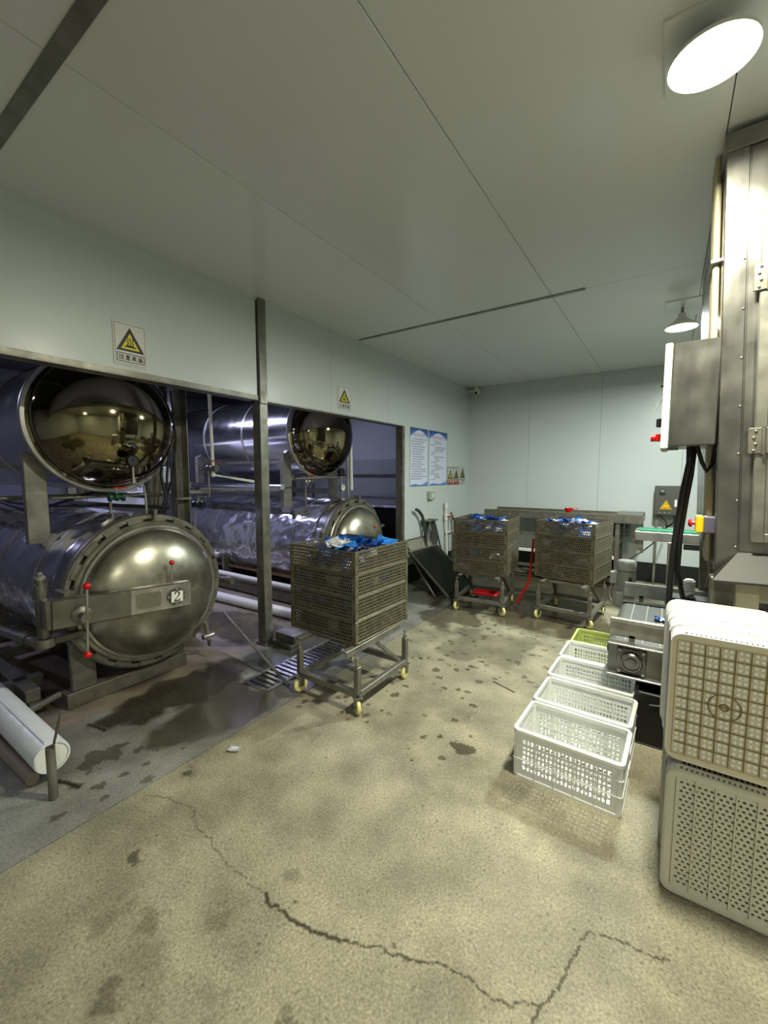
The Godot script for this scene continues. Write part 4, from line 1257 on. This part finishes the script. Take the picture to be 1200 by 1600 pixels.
	# square tube frame on the floor at the left
	for s in [[Vector3(-3.3, .09, -.86), Vector3(-5.2, .09, -.86), "square steel rail running back from the base of retort 2"], [Vector3(-3.55, .09, -.3), Vector3(-3.55, .09, -.98), "square steel cross rail in front of the floor frame"], [Vector3(-4.3, .09, -.2), Vector3(-4.3, .09, -1.2), "square steel cross rail farther back on the floor frame"], [Vector3(-3.1, .05, -.55), Vector3(-3.12, .12, -.95), "bright slim tube crossing the floor frame end"]]:
		var t := thing("frame_rail", s[2], "rail", s[0])
		part("tube", B.new().bar(Vector3.ZERO, s[1] - s[0], .08 if s[2].begins_with("square") else .03, .08 if s[2].begins_with("square") else .03, .004), M.galv, t)
		part("foot", B.new().bx(-.05, .05, -.09, -.04, -.03, .03, .002), M.dull, t)
	pipe("drain_pipe", "grey drain pipe crossing behind the left floor frame", "pipe", [Vector3(-3.5, .34, -.98), Vector3(-4.9, .34, -.8)], .035, M.dull)
	# steel tank with black side at the back of the vessel room
	var k := thing("dip_tank", "low steel tank with shiny lid and black side behind the second retort", "tank", Vector3(-4.3, 0, -6.0))
	part("body", B.new().bx(-1.0, 1.05, .05, 1.0, -.75, .7, .01), M.black, k)
	part("lid", B.new().bx(-1.05, 1.1, 1.0, 1.05, -.8, .75, .008), M.polished, k)
	part("lid_rim", B.new().bx(-1.05, 1.1, 1.05, 1.07, -.8, -.76, .004), M.steel, k)
	for x in [-.9, .95]: part("foot", B.new().bx(x - .04, x + .04, -.003, .05, .55, .63, .003), M.dull, k)
	# drain grate
	var g := thing("drain_grate", "slotted steel drain grate set in the grey floor strip", "grate", Vector3(-2.365, 0, -1.85))
	for s in [-1, 1]: part("frame_bar", B.new().bx(s * .122 - .012, s * .122 + .012, -.002, .008, -1.9, 0, .001), M.steel, g)
	for i in 38: part("slat", B.new().bx(-.115, .115, -.002, .0075, -.018 - i * .05, -.018 + .030 - i * .05 - .0, .002), M.polished, g)
	part("pan", B.new().bx(-.12, .12, -.0029, -.0015, -1.9, 0), M.black, g)
	var gd := thing("guide_rail", "bent galvanised guide rail on the floor at the post foot", "rail", Vector3(-2.86, 0, -2.48))
	part("top_flange", B.new().bx(0.0, .24, .10, .106, -.10, .02, .001), M.steel, gd)
	part("web", B.new().bx(0.0, .24, .03, .10, .0, .006, .001), M.galv, gd)
	part("bottom_flange", B.new().bx(0.0, .24, .0, .03, -.06, .05, .001), M.galv, gd)

func trolleys() -> void:
	for i in 5:
		var c1: Color = [Color(.012, .07, .32), Color(.02, .16, .5), Color(.5, .5, .52), Color(.008, .03, .15), Color(.014, .014, .013)][i]
		var c2: Color = [Color(.75, .78, .82), Color(.03, .22, .75), Color(.75, .76, .76), Color(.03, .18, .55), Color(.06, .06, .06)][i]
		pouches.append(pouch_mesh(.15, .105, .024, c1, c2, 90 + i))
	var spots := [[Vector3(-1.88, .42, -2.333), -.026, "near", Vector3(-1.80, 0, -2.27), .0, "basket trolley with cream wheels standing nearest on the beige floor"],
		[Vector3(-1.70, .42, -4.608), .089, "far left", Vector3(-1.69, 0, -4.56), .12, "basket trolley in front of the leaning trays near the corner"],
		[Vector3(-.815, .42, -4.841), -.164, "far right", Vector3(-.80, 0, -4.72), -.1, "basket trolley beside the grey motor, farther right"]]
	var ordn := ["topmost", "second from top", "third from top", "bottom"]
	var first: Node3D = null
	var ft: Node3D = null
	for b in 3:
		var s = spots[b]
		var stack: String = ["stack on the near trolley", "stack on the trolley by the wall corner", "stack on the trolley by the motor"][b]
		if ft == null: ft = make_trolley(.50, .57, s[5], s[3], s[4], "basket trolleys")
		else: dup(ft, s[3], s[4], s[5])
		for k in 4:
			var lab: String = "%s perforated steel tray of the %s" % [ordn[k], stack]
			var at: Vector3 = s[0] + Vector3(0, .4512 - .1504 * k, 0)
			var o: Node3D
			if first == null:
				o = make_tray(.585, .60, .149, lab, at, s[1], "perforated trays stacked on trolleys")
				first = o
			else: o = dup(first, at, s[1], lab)
			# food pouches inside
			rng.seed = 1000 + b * 10 + k
			var bs := Basis(Vector3.UP, s[1])
			var wh: String = ["the near trolley", "the corner trolley", "the trolley by the motor"][b]
			var glab: String = ["blue and white foil pouch heaped in the topmost tray on %s", "foil pouch behind the holes of the second tray on %s", "foil pouch behind the holes of the third tray on %s", "foil pouch behind the holes of the bottom tray on %s"][k] % wh
			var grp: String = "food pouches in the %s, %s tray" % [stack, ordn[k]]
			if k == 0:
				var n := 42 if b == 0 else 26
				for i in 8:
					put_pouch(at + bs * Vector3(-.2 + .13 * (i % 4), .035, .22 if i < 4 else .1), Vector3(.9 if i < 4 else .1, s[1] + rng.randf_range(-.1, .1), 0), [4, 3, 4, 0][i % 4], glab, grp)
				for i in n:
					var layer := i % 3
					var px := rng.randf_range(-.215, .215)
					var pz := rng.randf_range(-.235, .235)
					var lift := .05 + layer * .036 + (.016 if b == 0 else .0)
					put_pouch(at + bs * Vector3(px, lift, pz), Vector3(rng.randf_range(-.5, .5), rng.randf_range(0, TAU), rng.randf_range(-.4, .4)), [0, 1, 0, 3, 3, 2][rng.randi_range(0, 5)], glab, grp)
			else:
				for i in 18:
					var p: Vector3
					var ro: Vector3
					if i < 4:
						p = Vector3(-.2 + .125 * i, .07, .225)
						ro = Vector3(1.25 + rng.randf_range(-.25, .25), s[1] + rng.randf_range(-.12, .12), rng.randf_range(-.2, .2))
					elif i < 8:
						p = Vector3(.218, .07, -.21 + .125 * (i - 4))
						ro = Vector3(1.25 + rng.randf_range(-.25, .25), s[1] + PI / 2 + rng.randf_range(-.12, .12), rng.randf_range(-.2, .2))
					else:
						p = Vector3(-.19 + .19 * ((i - 8) % 3), .085 + rng.randf_range(-.03, .03), -.2 + .13 * ((i - 8) / 3))
						ro = Vector3(rng.randf_range(-.2, .2), rng.randf_range(0, TAU), rng.randf_range(-.2, .2))
					put_pouch(at + bs * p, ro, [4, 4, 4, 4, 2, 3, 4][rng.randi_range(0, 6)], glab, grp)
	# leaning trays by the wall
	var bl := Vector3(-2.05, .005, -4.38)
	leaning("dark solid tray leaning in front of the others beside the trolley", bl, Vector3(-2.66, .52, -4.58), Vector3(-2.56, .55, -5.12), mat(Color(.13, .13, .10), .5, .4), false)
	leaning("mesh-bottomed tray leaning on the wall under the hose", Vector3(-2.48, .005, -4.62), Vector3(-2.85, .62, -4.78), Vector3(-2.85, .62, -5.38), M.mesh, true)
	leaning("thin dark tray standing between the mesh tray and the front tray", Vector3(-2.36, .005, -4.52), Vector3(-2.74, .50, -4.66), Vector3(-2.70, .50, -5.2), mat(Color(.13, .13, .10), .5, .4), false)
	# red things under the far trolleys
	var rt := thing("red_tray", "red plastic tray on the shelf of the corner trolley", "tray", Vector3(-1.66, .152, -4.5), .12)
	part("floor", B.new().bx(-.13, .13, 0, .008, -.075, .075, .003), M.red, rt)
	part("lip", ring_rect(.28, .17, .012, 0, .03, .008, .028), M.red, rt)
	var rs := thing("red_belt", "red lashing belt hanging between the two far trolleys", "belt", Vector3(-1.24, 0, -4.85))
	part("strap", B.new().bar(Vector3(.0, .78, 0), Vector3(-.02, .30, .05), .026, .006, .002, Vector3(0, .2, 1)).bar(Vector3(-.02, .30, .05), Vector3(-.14, .03, .12), .026, .006, .002, Vector3(0, .2, 1)), M.red, rs)
	part("hook", B.new().cyl(Vector3(0, .78, -.02), Vector3(0, .78, .03), .012), M.steel, rs)
	var rb := thing("red_scoop", "red scoop lying on the long back conveyor", "scoop", Vector3(-1.13, .985, -6.2), .4)
	part("bowl", B.new().lathe([Vector2(0, .0), Vector2(.035, .0), Vector2(.055, .06), Vector2(.05, .06), Vector2(.03, .006), Vector2(0, .006)], Transform3D.IDENTITY, 20), M.red, rb)
	part("grip", B.new().cyl(Vector3(.05, .05, 0), Vector3(.12, .06, 0), .01), M.red, rb)

func leaning(label: String, bl: Vector3, tl: Vector3, tr: Vector3, m: Material, is_mesh: bool) -> void:
	var t := thing("oven_tray", label, "tray", bl)
	var up := tl - bl
	var ac := tr - tl
	var nn := ac.cross(up).normalized()
	if nn.dot(Vector3(1, .2, 1)) < 0: nn = -nn
	var a := ac.normalized()
	var u := nn.cross(a)
	if u.y < 0: u = -u
	var bs := Basis(a, u, a.cross(u))
	var w := ac.length()
	var h := up.length()
	var f := Transform3D(bs, (up + ac) * .5)
	if is_mesh: part("mesh_sheet", B.new().lattice(w, h, 44, 48, .005, .005, .01, .01, .01, .01, .003, f), m, t)
	else:
		var sh := B.new()
		sh.x = f
		sh.box(Vector3.ZERO, Vector3(w, h, .004))
		part("sheet", sh, m, t)
	var rim := B.new()
	rim.x = f
	for s in [-1, 1]:
		rim.box(Vector3(s * w / 2, 0, 0), Vector3(.016, h + .016, .028), .003)
		rim.box(Vector3(0, s * h / 2, 0), Vector3(w, .016, .028), .003)
	part("rim", rim, M.dull, t)

func back_line() -> void:
	# long steel table conveyor against the back wall
	var t := thing("long_conveyor", "long steel conveyor table running along the back wall", "conveyor", Vector3(-1.27, 0, -6.38))
	part("bed", B.new().bx(-1.02, 1.0, .93, .955, -.3, .26, .004), M.dull, t)
	for z in [-.31, .27]: part("side_rail", B.new().bx(-1.03, 1.02, .88, .985, z - .012, z + .012, .004), M.dull, t)
	part("end_roller", B.new().cyl(Vector3(1.0, .93, -.28), Vector3(1.0, .93, .25), .03), M.steel, t)
	part("end_roller", B.new().cyl(Vector3(-1.02, .93, -.28), Vector3(-1.02, .93, .25), .03), M.steel, t)
	part("cover", B.new().bx(.72, 1.02, .985, .998, -.3, .26, .003), M.galv, t)
	for x in [-.9, -.1, .75]:
		for z in [-.27, .24]: part("leg", B.new().bx(x - .025, x + .025, 0, .9, z - .025, z + .025, .003), M.dull, t)
		part("cross_beam", B.new().bx(x - .02, x + .02, .6, .64, -.27, .24, .003), M.dull, t)
	for y in [.2, .42, .66]: part("stretcher", B.new().bx(-.9, .75, y - .022, y + .022, .225, .255, .003), M.galv if y != .42 else M.white, t)
	for i in 3:
		var sp := []
		for k in 60: sp.append(Vector3(.72 + i * .07 + cos(k * .7) * .028, .70 + k * .003, .2 + sin(k * .7) * .028))
		part("spring", B.new().tube(sp, .006, 6), M.black, t)
	# green belt conveyor on a stand
	var g := thing("belt_conveyor", "short conveyor with green belt on a steel stand behind the machine", "conveyor", Vector3(.05, 0, -5.2))
	part("belt", B.new().bx(-.30, .75, .895, .915, -.10, .10, .004), M.greenbelt, g)
	g.position.y = .02
	for z in [-.115, .115]: part("side_rail", B.new().bx(-.32, .78, .80, .895, z - .012, z + .012, .004), M.steel, g)
	part("head_roller", B.new().cyl(Vector3(-.30, .88, -.1), Vector3(-.30, .88, .1), .028), M.steel, g)
	for x in [0.0, .6]:
		for z in [-.10, .10]: part("leg", B.new().bx(x - .03, x + .03, -.02, .8, z - .03, z + .03, .003), M.dull, g)
		part("cross_beam", B.new().bx(x - .02, x + .02, .35, .39, -.10, .10, .003), M.dull, g)
	part("bracket", B.new().prism(PackedVector2Array([Vector2(-.34, .8), Vector2(-.24, .8), Vector2(-.24, .66), Vector2(-.29, .70)]), .10, .115), M.dull, g)
	part("guard", B.new().bx(.1, .35, .74, .8, .10, .14, .003), M.black, g)
	# electric box on legs against the wall
	var e := thing("electric_box", "grey steel electric box with yellow warning triangle on legs", "electric box", Vector3(-.005, 0, -6.7))
	part("case", B.new().bx(-.148, .148, .965, 1.355, -.09, .06, .006), M.dull, e)
	part("door", B.new().bx(-.142, .142, .972, 1.348, .06, .068, .003), mat(Color(.36, .36, .34), .4, .6), e)
	for x in [-.11, .11]: part("leg", B.new().bx(x - .015, x + .015, 0, .965, -.05, -.02, .002), M.galv, e)
	part("meter", B.new().bx(-.09, -.03, 1.24, 1.31, .068, .085, .004), M.black, e)
	part("meter_screen", B.new().bx(-.082, -.038, 1.275, 1.302, .085, .087), mat(Color(.5, .55, .5), .3), e)
	part("latch", B.new().bx(.075, .105, 1.08, 1.18, .068, .09, .008), M.white, e)
	var im := Image.create(128, 112, false, Image.FORMAT_RGB8)
	var tri := B.new()
	tri.prism(PackedVector2Array([Vector2(-.085, 1.045), Vector2(.055, 1.045), Vector2(-.015, 1.17)]), .068, .0695)
	part("warning_triangle", tri, M.yellow, e)
	var edge := B.new()
	for p in [[Vector3(-.073, 1.052, .0705), Vector3(.043, 1.052, .0705)], [Vector3(.043, 1.052, .0705), Vector3(-.015, 1.156, .0705)], [Vector3(-.015, 1.156, .0705), Vector3(-.073, 1.052, .0705)]]: edge.bar(p[0], p[1], .006, .002, 0.0, Vector3.BACK)
	for i in 4: edge.bx(-.045 + i * .017, -.033 + i * .017, 1.064, 1.076, .0695, .0712)
	edge.bx(-.019, -.011, 1.09, 1.125, .0695, .0712)
	part("warning_print", edge, M.black, e)
	for k in 3:
		var p := []
		for i in 9: p.append(Vector3(-.09 + k * .08 + .10 * sin(i * .4 + k), .965 - i * .035, .02 - .01 * i))
		part("lead", B.new().tube(p, .007, 6), M.rubber, e)
	for k in 3: part("knob", B.new().cyl(Vector3(-.08 + k * .055, 1.0, .068), Vector3(-.08 + k * .055, 1.0, .085), .01, -1, 12), M.steel, e)
	# discharge conveyor with slatted belt over the crates
	var c := thing("discharge_conveyor", "steel discharge conveyor with slatted belt ending over the crates", "conveyor", Vector3(-.25, 0, -2.75))
	for s in [[0.0, "n"], [-.98, "f"]]:
		var z: float = s[0]
		part("side_plate", B.new().bx(0, 1.3, .335, .52, z - .008, z, .002), M.brushed, c)
		part("side_flange", B.new().bx(0, 1.3, .515, .527, z - .03, z + .045, .002).bx(0, 1.3, .330, .342, z - .008, z + .045, .002), M.steel, c)
		part("guard_rail", B.new().bx(0, 1.3, .545, .655, z - .035, z - .03, .001).bx(0, 1.3, .635, .66, z - .035, z - .008, .003), M.steel, c)
		part("stand_off", B.new().bx(.1, .13, .52, .56, z - .04, z - .03).bx(.9, .93, .52, .56, z - .04, z - .03), M.dull, c)
	var belt := part("belt", B.new().bx(.035, 1.3, .49, .51, -.945, -.05, .006).cyl(Vector3(.035, .46, -.945), Vector3(.035, .46, -.05), .05, -1, 24), M.belt, c)
	for i in 14: part("belt_slat", B.new().bx(.075 + i * .088, .081 + i * .088, .509, .513, -.94, -.055), M.beltline, belt)
	# bearing block
	var bb := part("bearing_block", B.new().bx(.045, .195, .345, .50, .0, .016, .006), M.dull, c)
	var fz := Transform3D(Basis(Vector3.RIGHT, PI / 2), Vector3(.12, .42, .016))
	part("bearing_ring", B.new().lathe([Vector2(.056, 0), Vector2(.056, .018), Vector2(.05, .024), Vector2(.044, .024), Vector2(.04, .012), Vector2(.03, .012), Vector2(.028, .02), Vector2(.012, .022), Vector2(.0, .022)], fz, 32), M.brushed, bb)
	for k in [[.06, .36], [.18, .36], [.06, .485], [.18, .485]]: part("bolt", B.new().cyl(Vector3(k[0], k[1], .016), Vector3(k[0], k[1], .028), .009, -1, 6), M.steel, bb)
	for x in [.80, 1.2]:
		for z in [-.1, -.9]: part("leg", B.new().bx(x - .02, x + .02, 0, .335, z - .02, z + .02, .003), M.dull, c)
	# gear motor
	var m := thing("gear_motor", "grey upright finned motor at the far corner of the discharge conveyor", "motor", Vector3(-.255, .0, -3.93))
	part("casing", B.new().lathe([Vector2(0, .545), Vector2(.06, .545), Vector2(.06, .72), Vector2(.0, .72)], Transform3D.IDENTITY, 28), M.motor, m)
	for k in 20:
		var a := TAU * k / 20
		part("fin", B.new().box(Vector3(cos(a) * .062, .635, sin(a) * .062), Vector3(.014, .15, .004), 0, Basis(Vector3.UP, -a)), M.motor, m)
	part("fan_cover", B.new().lathe([Vector2(.069, .72), Vector2(.071, .725), Vector2(.071, .785), Vector2(.06, .80), Vector2(.03, .805), Vector2(0, .805)], Transform3D.IDENTITY, 28), M.motor, m)
	part("name_label", B.new().bx(.02, .045, .60, .67, .0565, .064), M.black, m)
	part("terminal_box", B.new().bx(-.115, -.06, .60, .70, -.03, .04, .006), M.motor, m)
	part("gearbox", B.new().bx(-.07, .07, .42, .545, -.07, .08, .01), M.motor, m)
	part("flex_conduit", B.new().tube([Vector3(-.09, .60, 0), Vector3(-.11, .55, .01), Vector3(-.11, .48, .02), Vector3(-.08, .44, .05), Vector3(0, .435, .1)], .014, 8), M.galv, m)
	part("torque_arm", B.new().bx(-.02, .02, .0, .42, -.02, .02, .003), M.dull, m)
	# loose black cable on the wall, ribbed white cylinder
	pipe("cable", "thin black cable drooping below the electric box", "cable", [Vector3(-.03, .80, -6.6), Vector3(-.14, .62, -6.3), Vector3(-.24, .54, -6.1), Vector3(-.36, .45, -6.0)], .008, M.rubber, false)
	var rc := B.new()
	var prof := [Vector2(0, 0), Vector2(.034, 0)]
	for k in 5:
		prof.append(Vector2(.034, .006 + k * .02)); prof.append(Vector2(.029, .012 + k * .02)); prof.append(Vector2(.029, .018 + k * .02)); prof.append(Vector2(.033, .022 + k * .02))
	prof.append(Vector2(.028, .108)); prof.append(Vector2(.022, .115)); prof.append(Vector2(0, .115))
	var rw := solo("cable_gland", rc.lathe(prof, Transform3D.IDENTITY, 24), M.white, "white ribbed plastic cylinder standing at the conveyor behind the black cables", "gland")
	rw.position = Vector3(.14, .715, -3.3)
	solo("gland_shelf", B.new().bx(.05, .5, .69, .715, -3.36, -3.22, .004), M.black, "dark shelf plate under the white ribbed cylinder", "shelf")

func machine() -> void:
	var t := thing("packing_machine", "tall stainless steel machine with hinged door at the right edge", "machine", Vector3(.195, 1.06, -2.4))
	t.rotation.z = .032
	part("casing", B.new().bx(0, 1.3, 0, 1.87, -1.7, 0, .006), M.brushed, t)
	part("corner_post", B.new().bx(-.004, .074, -.0, 1.865, -.05, .006, .003), M.brushed, t)
	part("crown", B.new().bx(-.01, 1.31, 1.80, 1.875, -.5, .014, .004), M.brushed, t)
	part("front_panel", B.new().bx(.078, 1.28, .10, 1.79, 0, .004, .002), M.brushed, t)
	for k in 7: part("rivet", B.new().ball(Vector3(.066, .12 + k * .205, .006), .005, 10), M.steel, t)
	var d := part("door", B.new().bx(.115, .95, .145, 1.52, .004, .024, .004), M.steel, t)
	part("door_frame", B.new().bx(.115, .155, .145, 1.52, .024, .034, .003).bx(.155, .95, .145, .185, .024, .034, .003).bx(.155, .95, 1.48, 1.52, .024, .034, .003).bx(.155, .17, .185, 1.48, .02, .03, .002), M.galv, d)
	part("window_pane", B.new().bx(.175, .92, .19, 1.475, .024, .027), M.glass, d)
	for y in [.58, 1.25]:
		var h := part("hinge", B.new().bx(.092, .2, y - .055, y + .055, .034, .042, .003).cyl(Vector3(.142, y - .06, .044), Vector3(.142, y + .06, .044), .007), M.dull, d)
		for i in 2:
			for k in 4: part("screw", B.new().ball(Vector3(.11 + i * .062 + (k % 2) * .006, y - .04 + k * .027, .043), .006, 8), M.steel, h)
	var ap := B.new()
	var A := [Vector3(.075, .095, .004), Vector3(1.3, .095, .004), Vector3(1.3, -.012, .13), Vector3(-.02, -.012, .13)]
	ap.quad(A[0], A[1], A[2], A[3], Vector3(0, .75, .66))
	ap.quad(A[0] - Vector3(0, .01, 0), A[1] - Vector3(0, .01, 0), A[2] - Vector3(0, .01, 0), A[3] - Vector3(0, .01, 0), Vector3(0, -.75, -.66))
	ap.bx(-.02, 1.3, -.022, -.012, .125, .13)
	ap.tri(A[0], A[3], Vector3(-.004, .0, .004), Vector3(-.8, .4, .4), Vector3(-.8, .4, .4), Vector3(-.8, .4, .4))
	part("apron", ap, mat(Color(.25, .25, .24), .6, .6), t)
	for s in [[-.02, .055], [.07, .15], [.36, .44], [1.1, 1.18]]:
		part("leg", B.new().bx(s[0], s[1], -1.05, -.02, -.06, .02, .004), M.cream if s[0] > 0 else M.dull, t)
	part("skirt", B.new().bx(.02, 1.2, -.14, -.02, -.1, -.07, .003), M.cream, t)
	part("leg", B.new().bx(.02, .1, -1.05, 0, -1.6, -1.5, .004), M.dull, t)
	for k in 3: part("conduit", B.new().cyl(Vector3(-.018 - .0 * k, .02, -.18 - k * .07), Vector3(-.018, 1.9, -.18 - k * .07), .014, -1, 12), M.conduit, t)
	part("pipe_clip", B.new().bx(-.04, 0, 1.42, 1.435, -.36, -.14, .002), M.steel, t)
	# control box on the machine's flank
	var c := thing("control_box", "steel control box with buttons on the machine's left flank", "control box", Vector3(-.012, 1.635, -2.4))
	part("case", B.new().bx(0, .176, 0, .47, -.36, .0, .005), M.brushed, c)
	part("door", B.new().bx(-.032, -.003, -.012, .472, -.36, .008, .005), M.lampshade, c)
	part("bottom_latch", B.new().bx(-.03, .04, -.016, -.004, -.1, -.04, .002), M.galv, c)
	part("push_button", B.new().bx(-.055, -.032, .10, .14, -.12, -.08, .004), M.black, c)
	part("stop_button", B.new().bx(-.055, -.032, .03, .065, -.12, -.08, .003).cyl(Vector3(-.055, .048, -.1), Vector3(-.075, .048, -.1), .018), M.red, c)
	part("pilot_lamp", B.new().cyl(Vector3(-.032, .30, -.1), Vector3(-.045, .30, -.1), .008), M.black, c)
	part("paper_tag", B.new().bar(Vector3(-.034, .235, -.1), Vector3(-.062, .185, -.1), .03, .001, 0.0, Vector3.RIGHT), M.white, c)
	# emergency stop
	var e := thing("emergency_stop", "yellow and grey emergency stop box with red mushroom button", "emergency stop", Vector3(.115, 1.225, -2.52))
	part("cover", B.new().bx(0, .03, 0, .08, -.04, .04, .005), M.yellow, e)
	part("body", B.new().bx(.03, .075, 0, .078, -.04, .04, .004), M.graybox, e)
	part("button", B.new().lathe([Vector2(.008, 0), Vector2(.008, .012), Vector2(.019, .014), Vector2(.02, .022), Vector2(.012, .028), Vector2(0, .029)], Transform3D(Basis(Vector3(0, 0, 1), Vector3(-1, 0, 0), Vector3(0, -1, 0)), Vector3(0, .042, 0)), 20), M.red, e)
	# cables from the control box
	pipe("power_cable", "thick black cable dropping from the control box behind the baskets", "cable", [Vector3(.075, 1.645, -2.55), Vector3(.078, 1.56, -2.55), Vector3(.06, 1.42, -2.56), Vector3(.055, 1.35, -2.57), Vector3(.045, 1.25, -2.57), Vector3(.035, 1.1, -2.6), Vector3(.03, .95, -2.6), Vector3(.03, .7, -2.62)], .014, M.rubber, false)
	pipe("power_cable", "second black cable twisted beside the thick one below the control box", "cable", [Vector3(.095, 1.645, -2.58), Vector3(.088, 1.5, -2.58), Vector3(.075, 1.38, -2.58), Vector3(.06, 1.2, -2.59), Vector3(.058, 1.0, -2.62), Vector3(.09, .85, -2.7), Vector3(.14, .80, -3.0)], .012, M.rubber, false)
	pipe("power_cable", "black cable looping under the control box back to the machine", "cable", [Vector3(.10, 1.645, -2.52), Vector3(.125, 1.56, -2.52), Vector3(.145, 1.515, -2.52), Vector3(.165, 1.55, -2.53), Vector3(.176, 1.64, -2.54)], .009, M.rubber, false)
	pipe("power_cable", "thin grey cable drooping from the emergency stop to the conveyor stand", "cable", [Vector3(.15, 1.225, -2.55), Vector3(.16, 1.15, -2.7), Vector3(.19, 1.08, -2.75), Vector3(.2, .98, -2.8), Vector3(.19, .9, -2.8)], .006, M.galv, false)

func baskets() -> void:
	var g := "open plastic crates in a row on the floor"
	var c := make_crate(.47, .30, .25, M.crate, "nearest white open crate of the floor row", Vector3(-.335, 0, -2.15), -.03, g)
	dup(c, Vector3(-.33, 0, -2.49), -.035, "second white open crate of the row, behind the nearest")
	dup(c, Vector3(-.335, 0, -2.845), -.03, "third white open crate, under the bearing end of the conveyor")
	dup(c, Vector3(-.335, 0, -3.18), -.02, "fourth white open crate, just before the green one")
	make_crate(.47, .30, .25, M.greencrate, "yellow-green open crate at the far end of the row", Vector3(-.32, 0, -3.50), 0.0, g)
	var b := thing("storage_tub", "black plastic tub in the shade under the discharge conveyor", "tub", Vector3(.17, 0, -2.92))
	part("shell", B.new().bx(-.27, .25, .0, .012, -.26, .28, .004).bx(-.27, .25, .012, .29, .27, .28, .004).bx(-.27, .25, .012, .29, -.26, -.25, .004).bx(-.27, -.26, .012, .29, -.25, .27, .004).bx(.24, .25, .012, .29, -.25, .27, .004), M.black, b)
	part("rim", ring_rect(.55, .57, .02, 0, .03, .285, .305), M.black, b)
	part("liner", B.new().tube([Vector3(-.2, .24, .286), Vector3(-.15, .25, .288), Vector3(-.1, .235, .286), Vector3(-.05, .25, .288), Vector3(.0, .24, .286)], .006, 6), M.hose, b)
	# baskets lying on their sides, nested, base towards the camera
	var up := Basis(Vector3.RIGHT, -PI / 2)
	var ordn := ["front", "second", "third", "fourth", "rearmost"]
	var src: Node3D = null
	for k in 5:
		var lab: String = "%s white nesting basket of the upper row lying on its side" % ordn[k] if k else "front basket of the upper row, amber ribbed base with centre ring facing out"
		var o: Node3D
		if src == null:
			src = make_nester(.305, .445, .27, .03, true, M.crate, lab, "nested white baskets on their sides, upper row")
			for ch in ["base", "base_rim"]: src.get_node(ch).material_override = M.cream
			o = src
		else: o = dup(src, Vector3.ZERO, 0.0, lab)
		o.basis = up
		o.position = Vector3(.188, .735, -1.718 - k * .034)
	var s2: Node3D = null
	for k in 5:
		var lab: String = "%s white nesting basket of the lower row resting on the floor" % ordn[k] if k else "front basket of the lower row, finely perforated grey-white base facing out"
		var o: Node3D
		if s2 == null:
			s2 = make_nester(.33, .46, .27, .01, false, M.aged, lab, "nested white baskets on their sides, lower row")
			o = s2
		else: o = dup(s2, Vector3.ZERO, 0.0, lab)
		o.basis = up
		o.position = Vector3(.21, .242, -1.718 - k * .034)

func floor_bits() -> void:
	put_one("wrapper", "small crumpled clear wrapper on the beige floor near the strip", Vector3(-1.893, .008, -1.333), .5, 2, .45)
	put_one("food_pouch", "blue and white pouch lying on the slatted discharge belt", Vector3(.02, .52, -3.35), .1, 0, .75)
	var c := thing("straw_stick", "thin dark stick on the floor ahead of the near trolley", "stick", Vector3(-.9, .003, -2.85))
	part("stick", B.new().cyl(Vector3(-.09, 0, -.02), Vector3(.09, 0, .05), .004, -1, 6), M.brown, c)

func put_one(called: String, label: String, at: Vector3, turn: float, kind: int, sc: float) -> void:
	var o := solo(called, pouches[kind], M.pouch_blue, label, "pouch" if called == "food_pouch" else "wrapper")
	o.position = at
	o.rotation.y = turn
	o.scale = Vector3(sc, sc, sc)
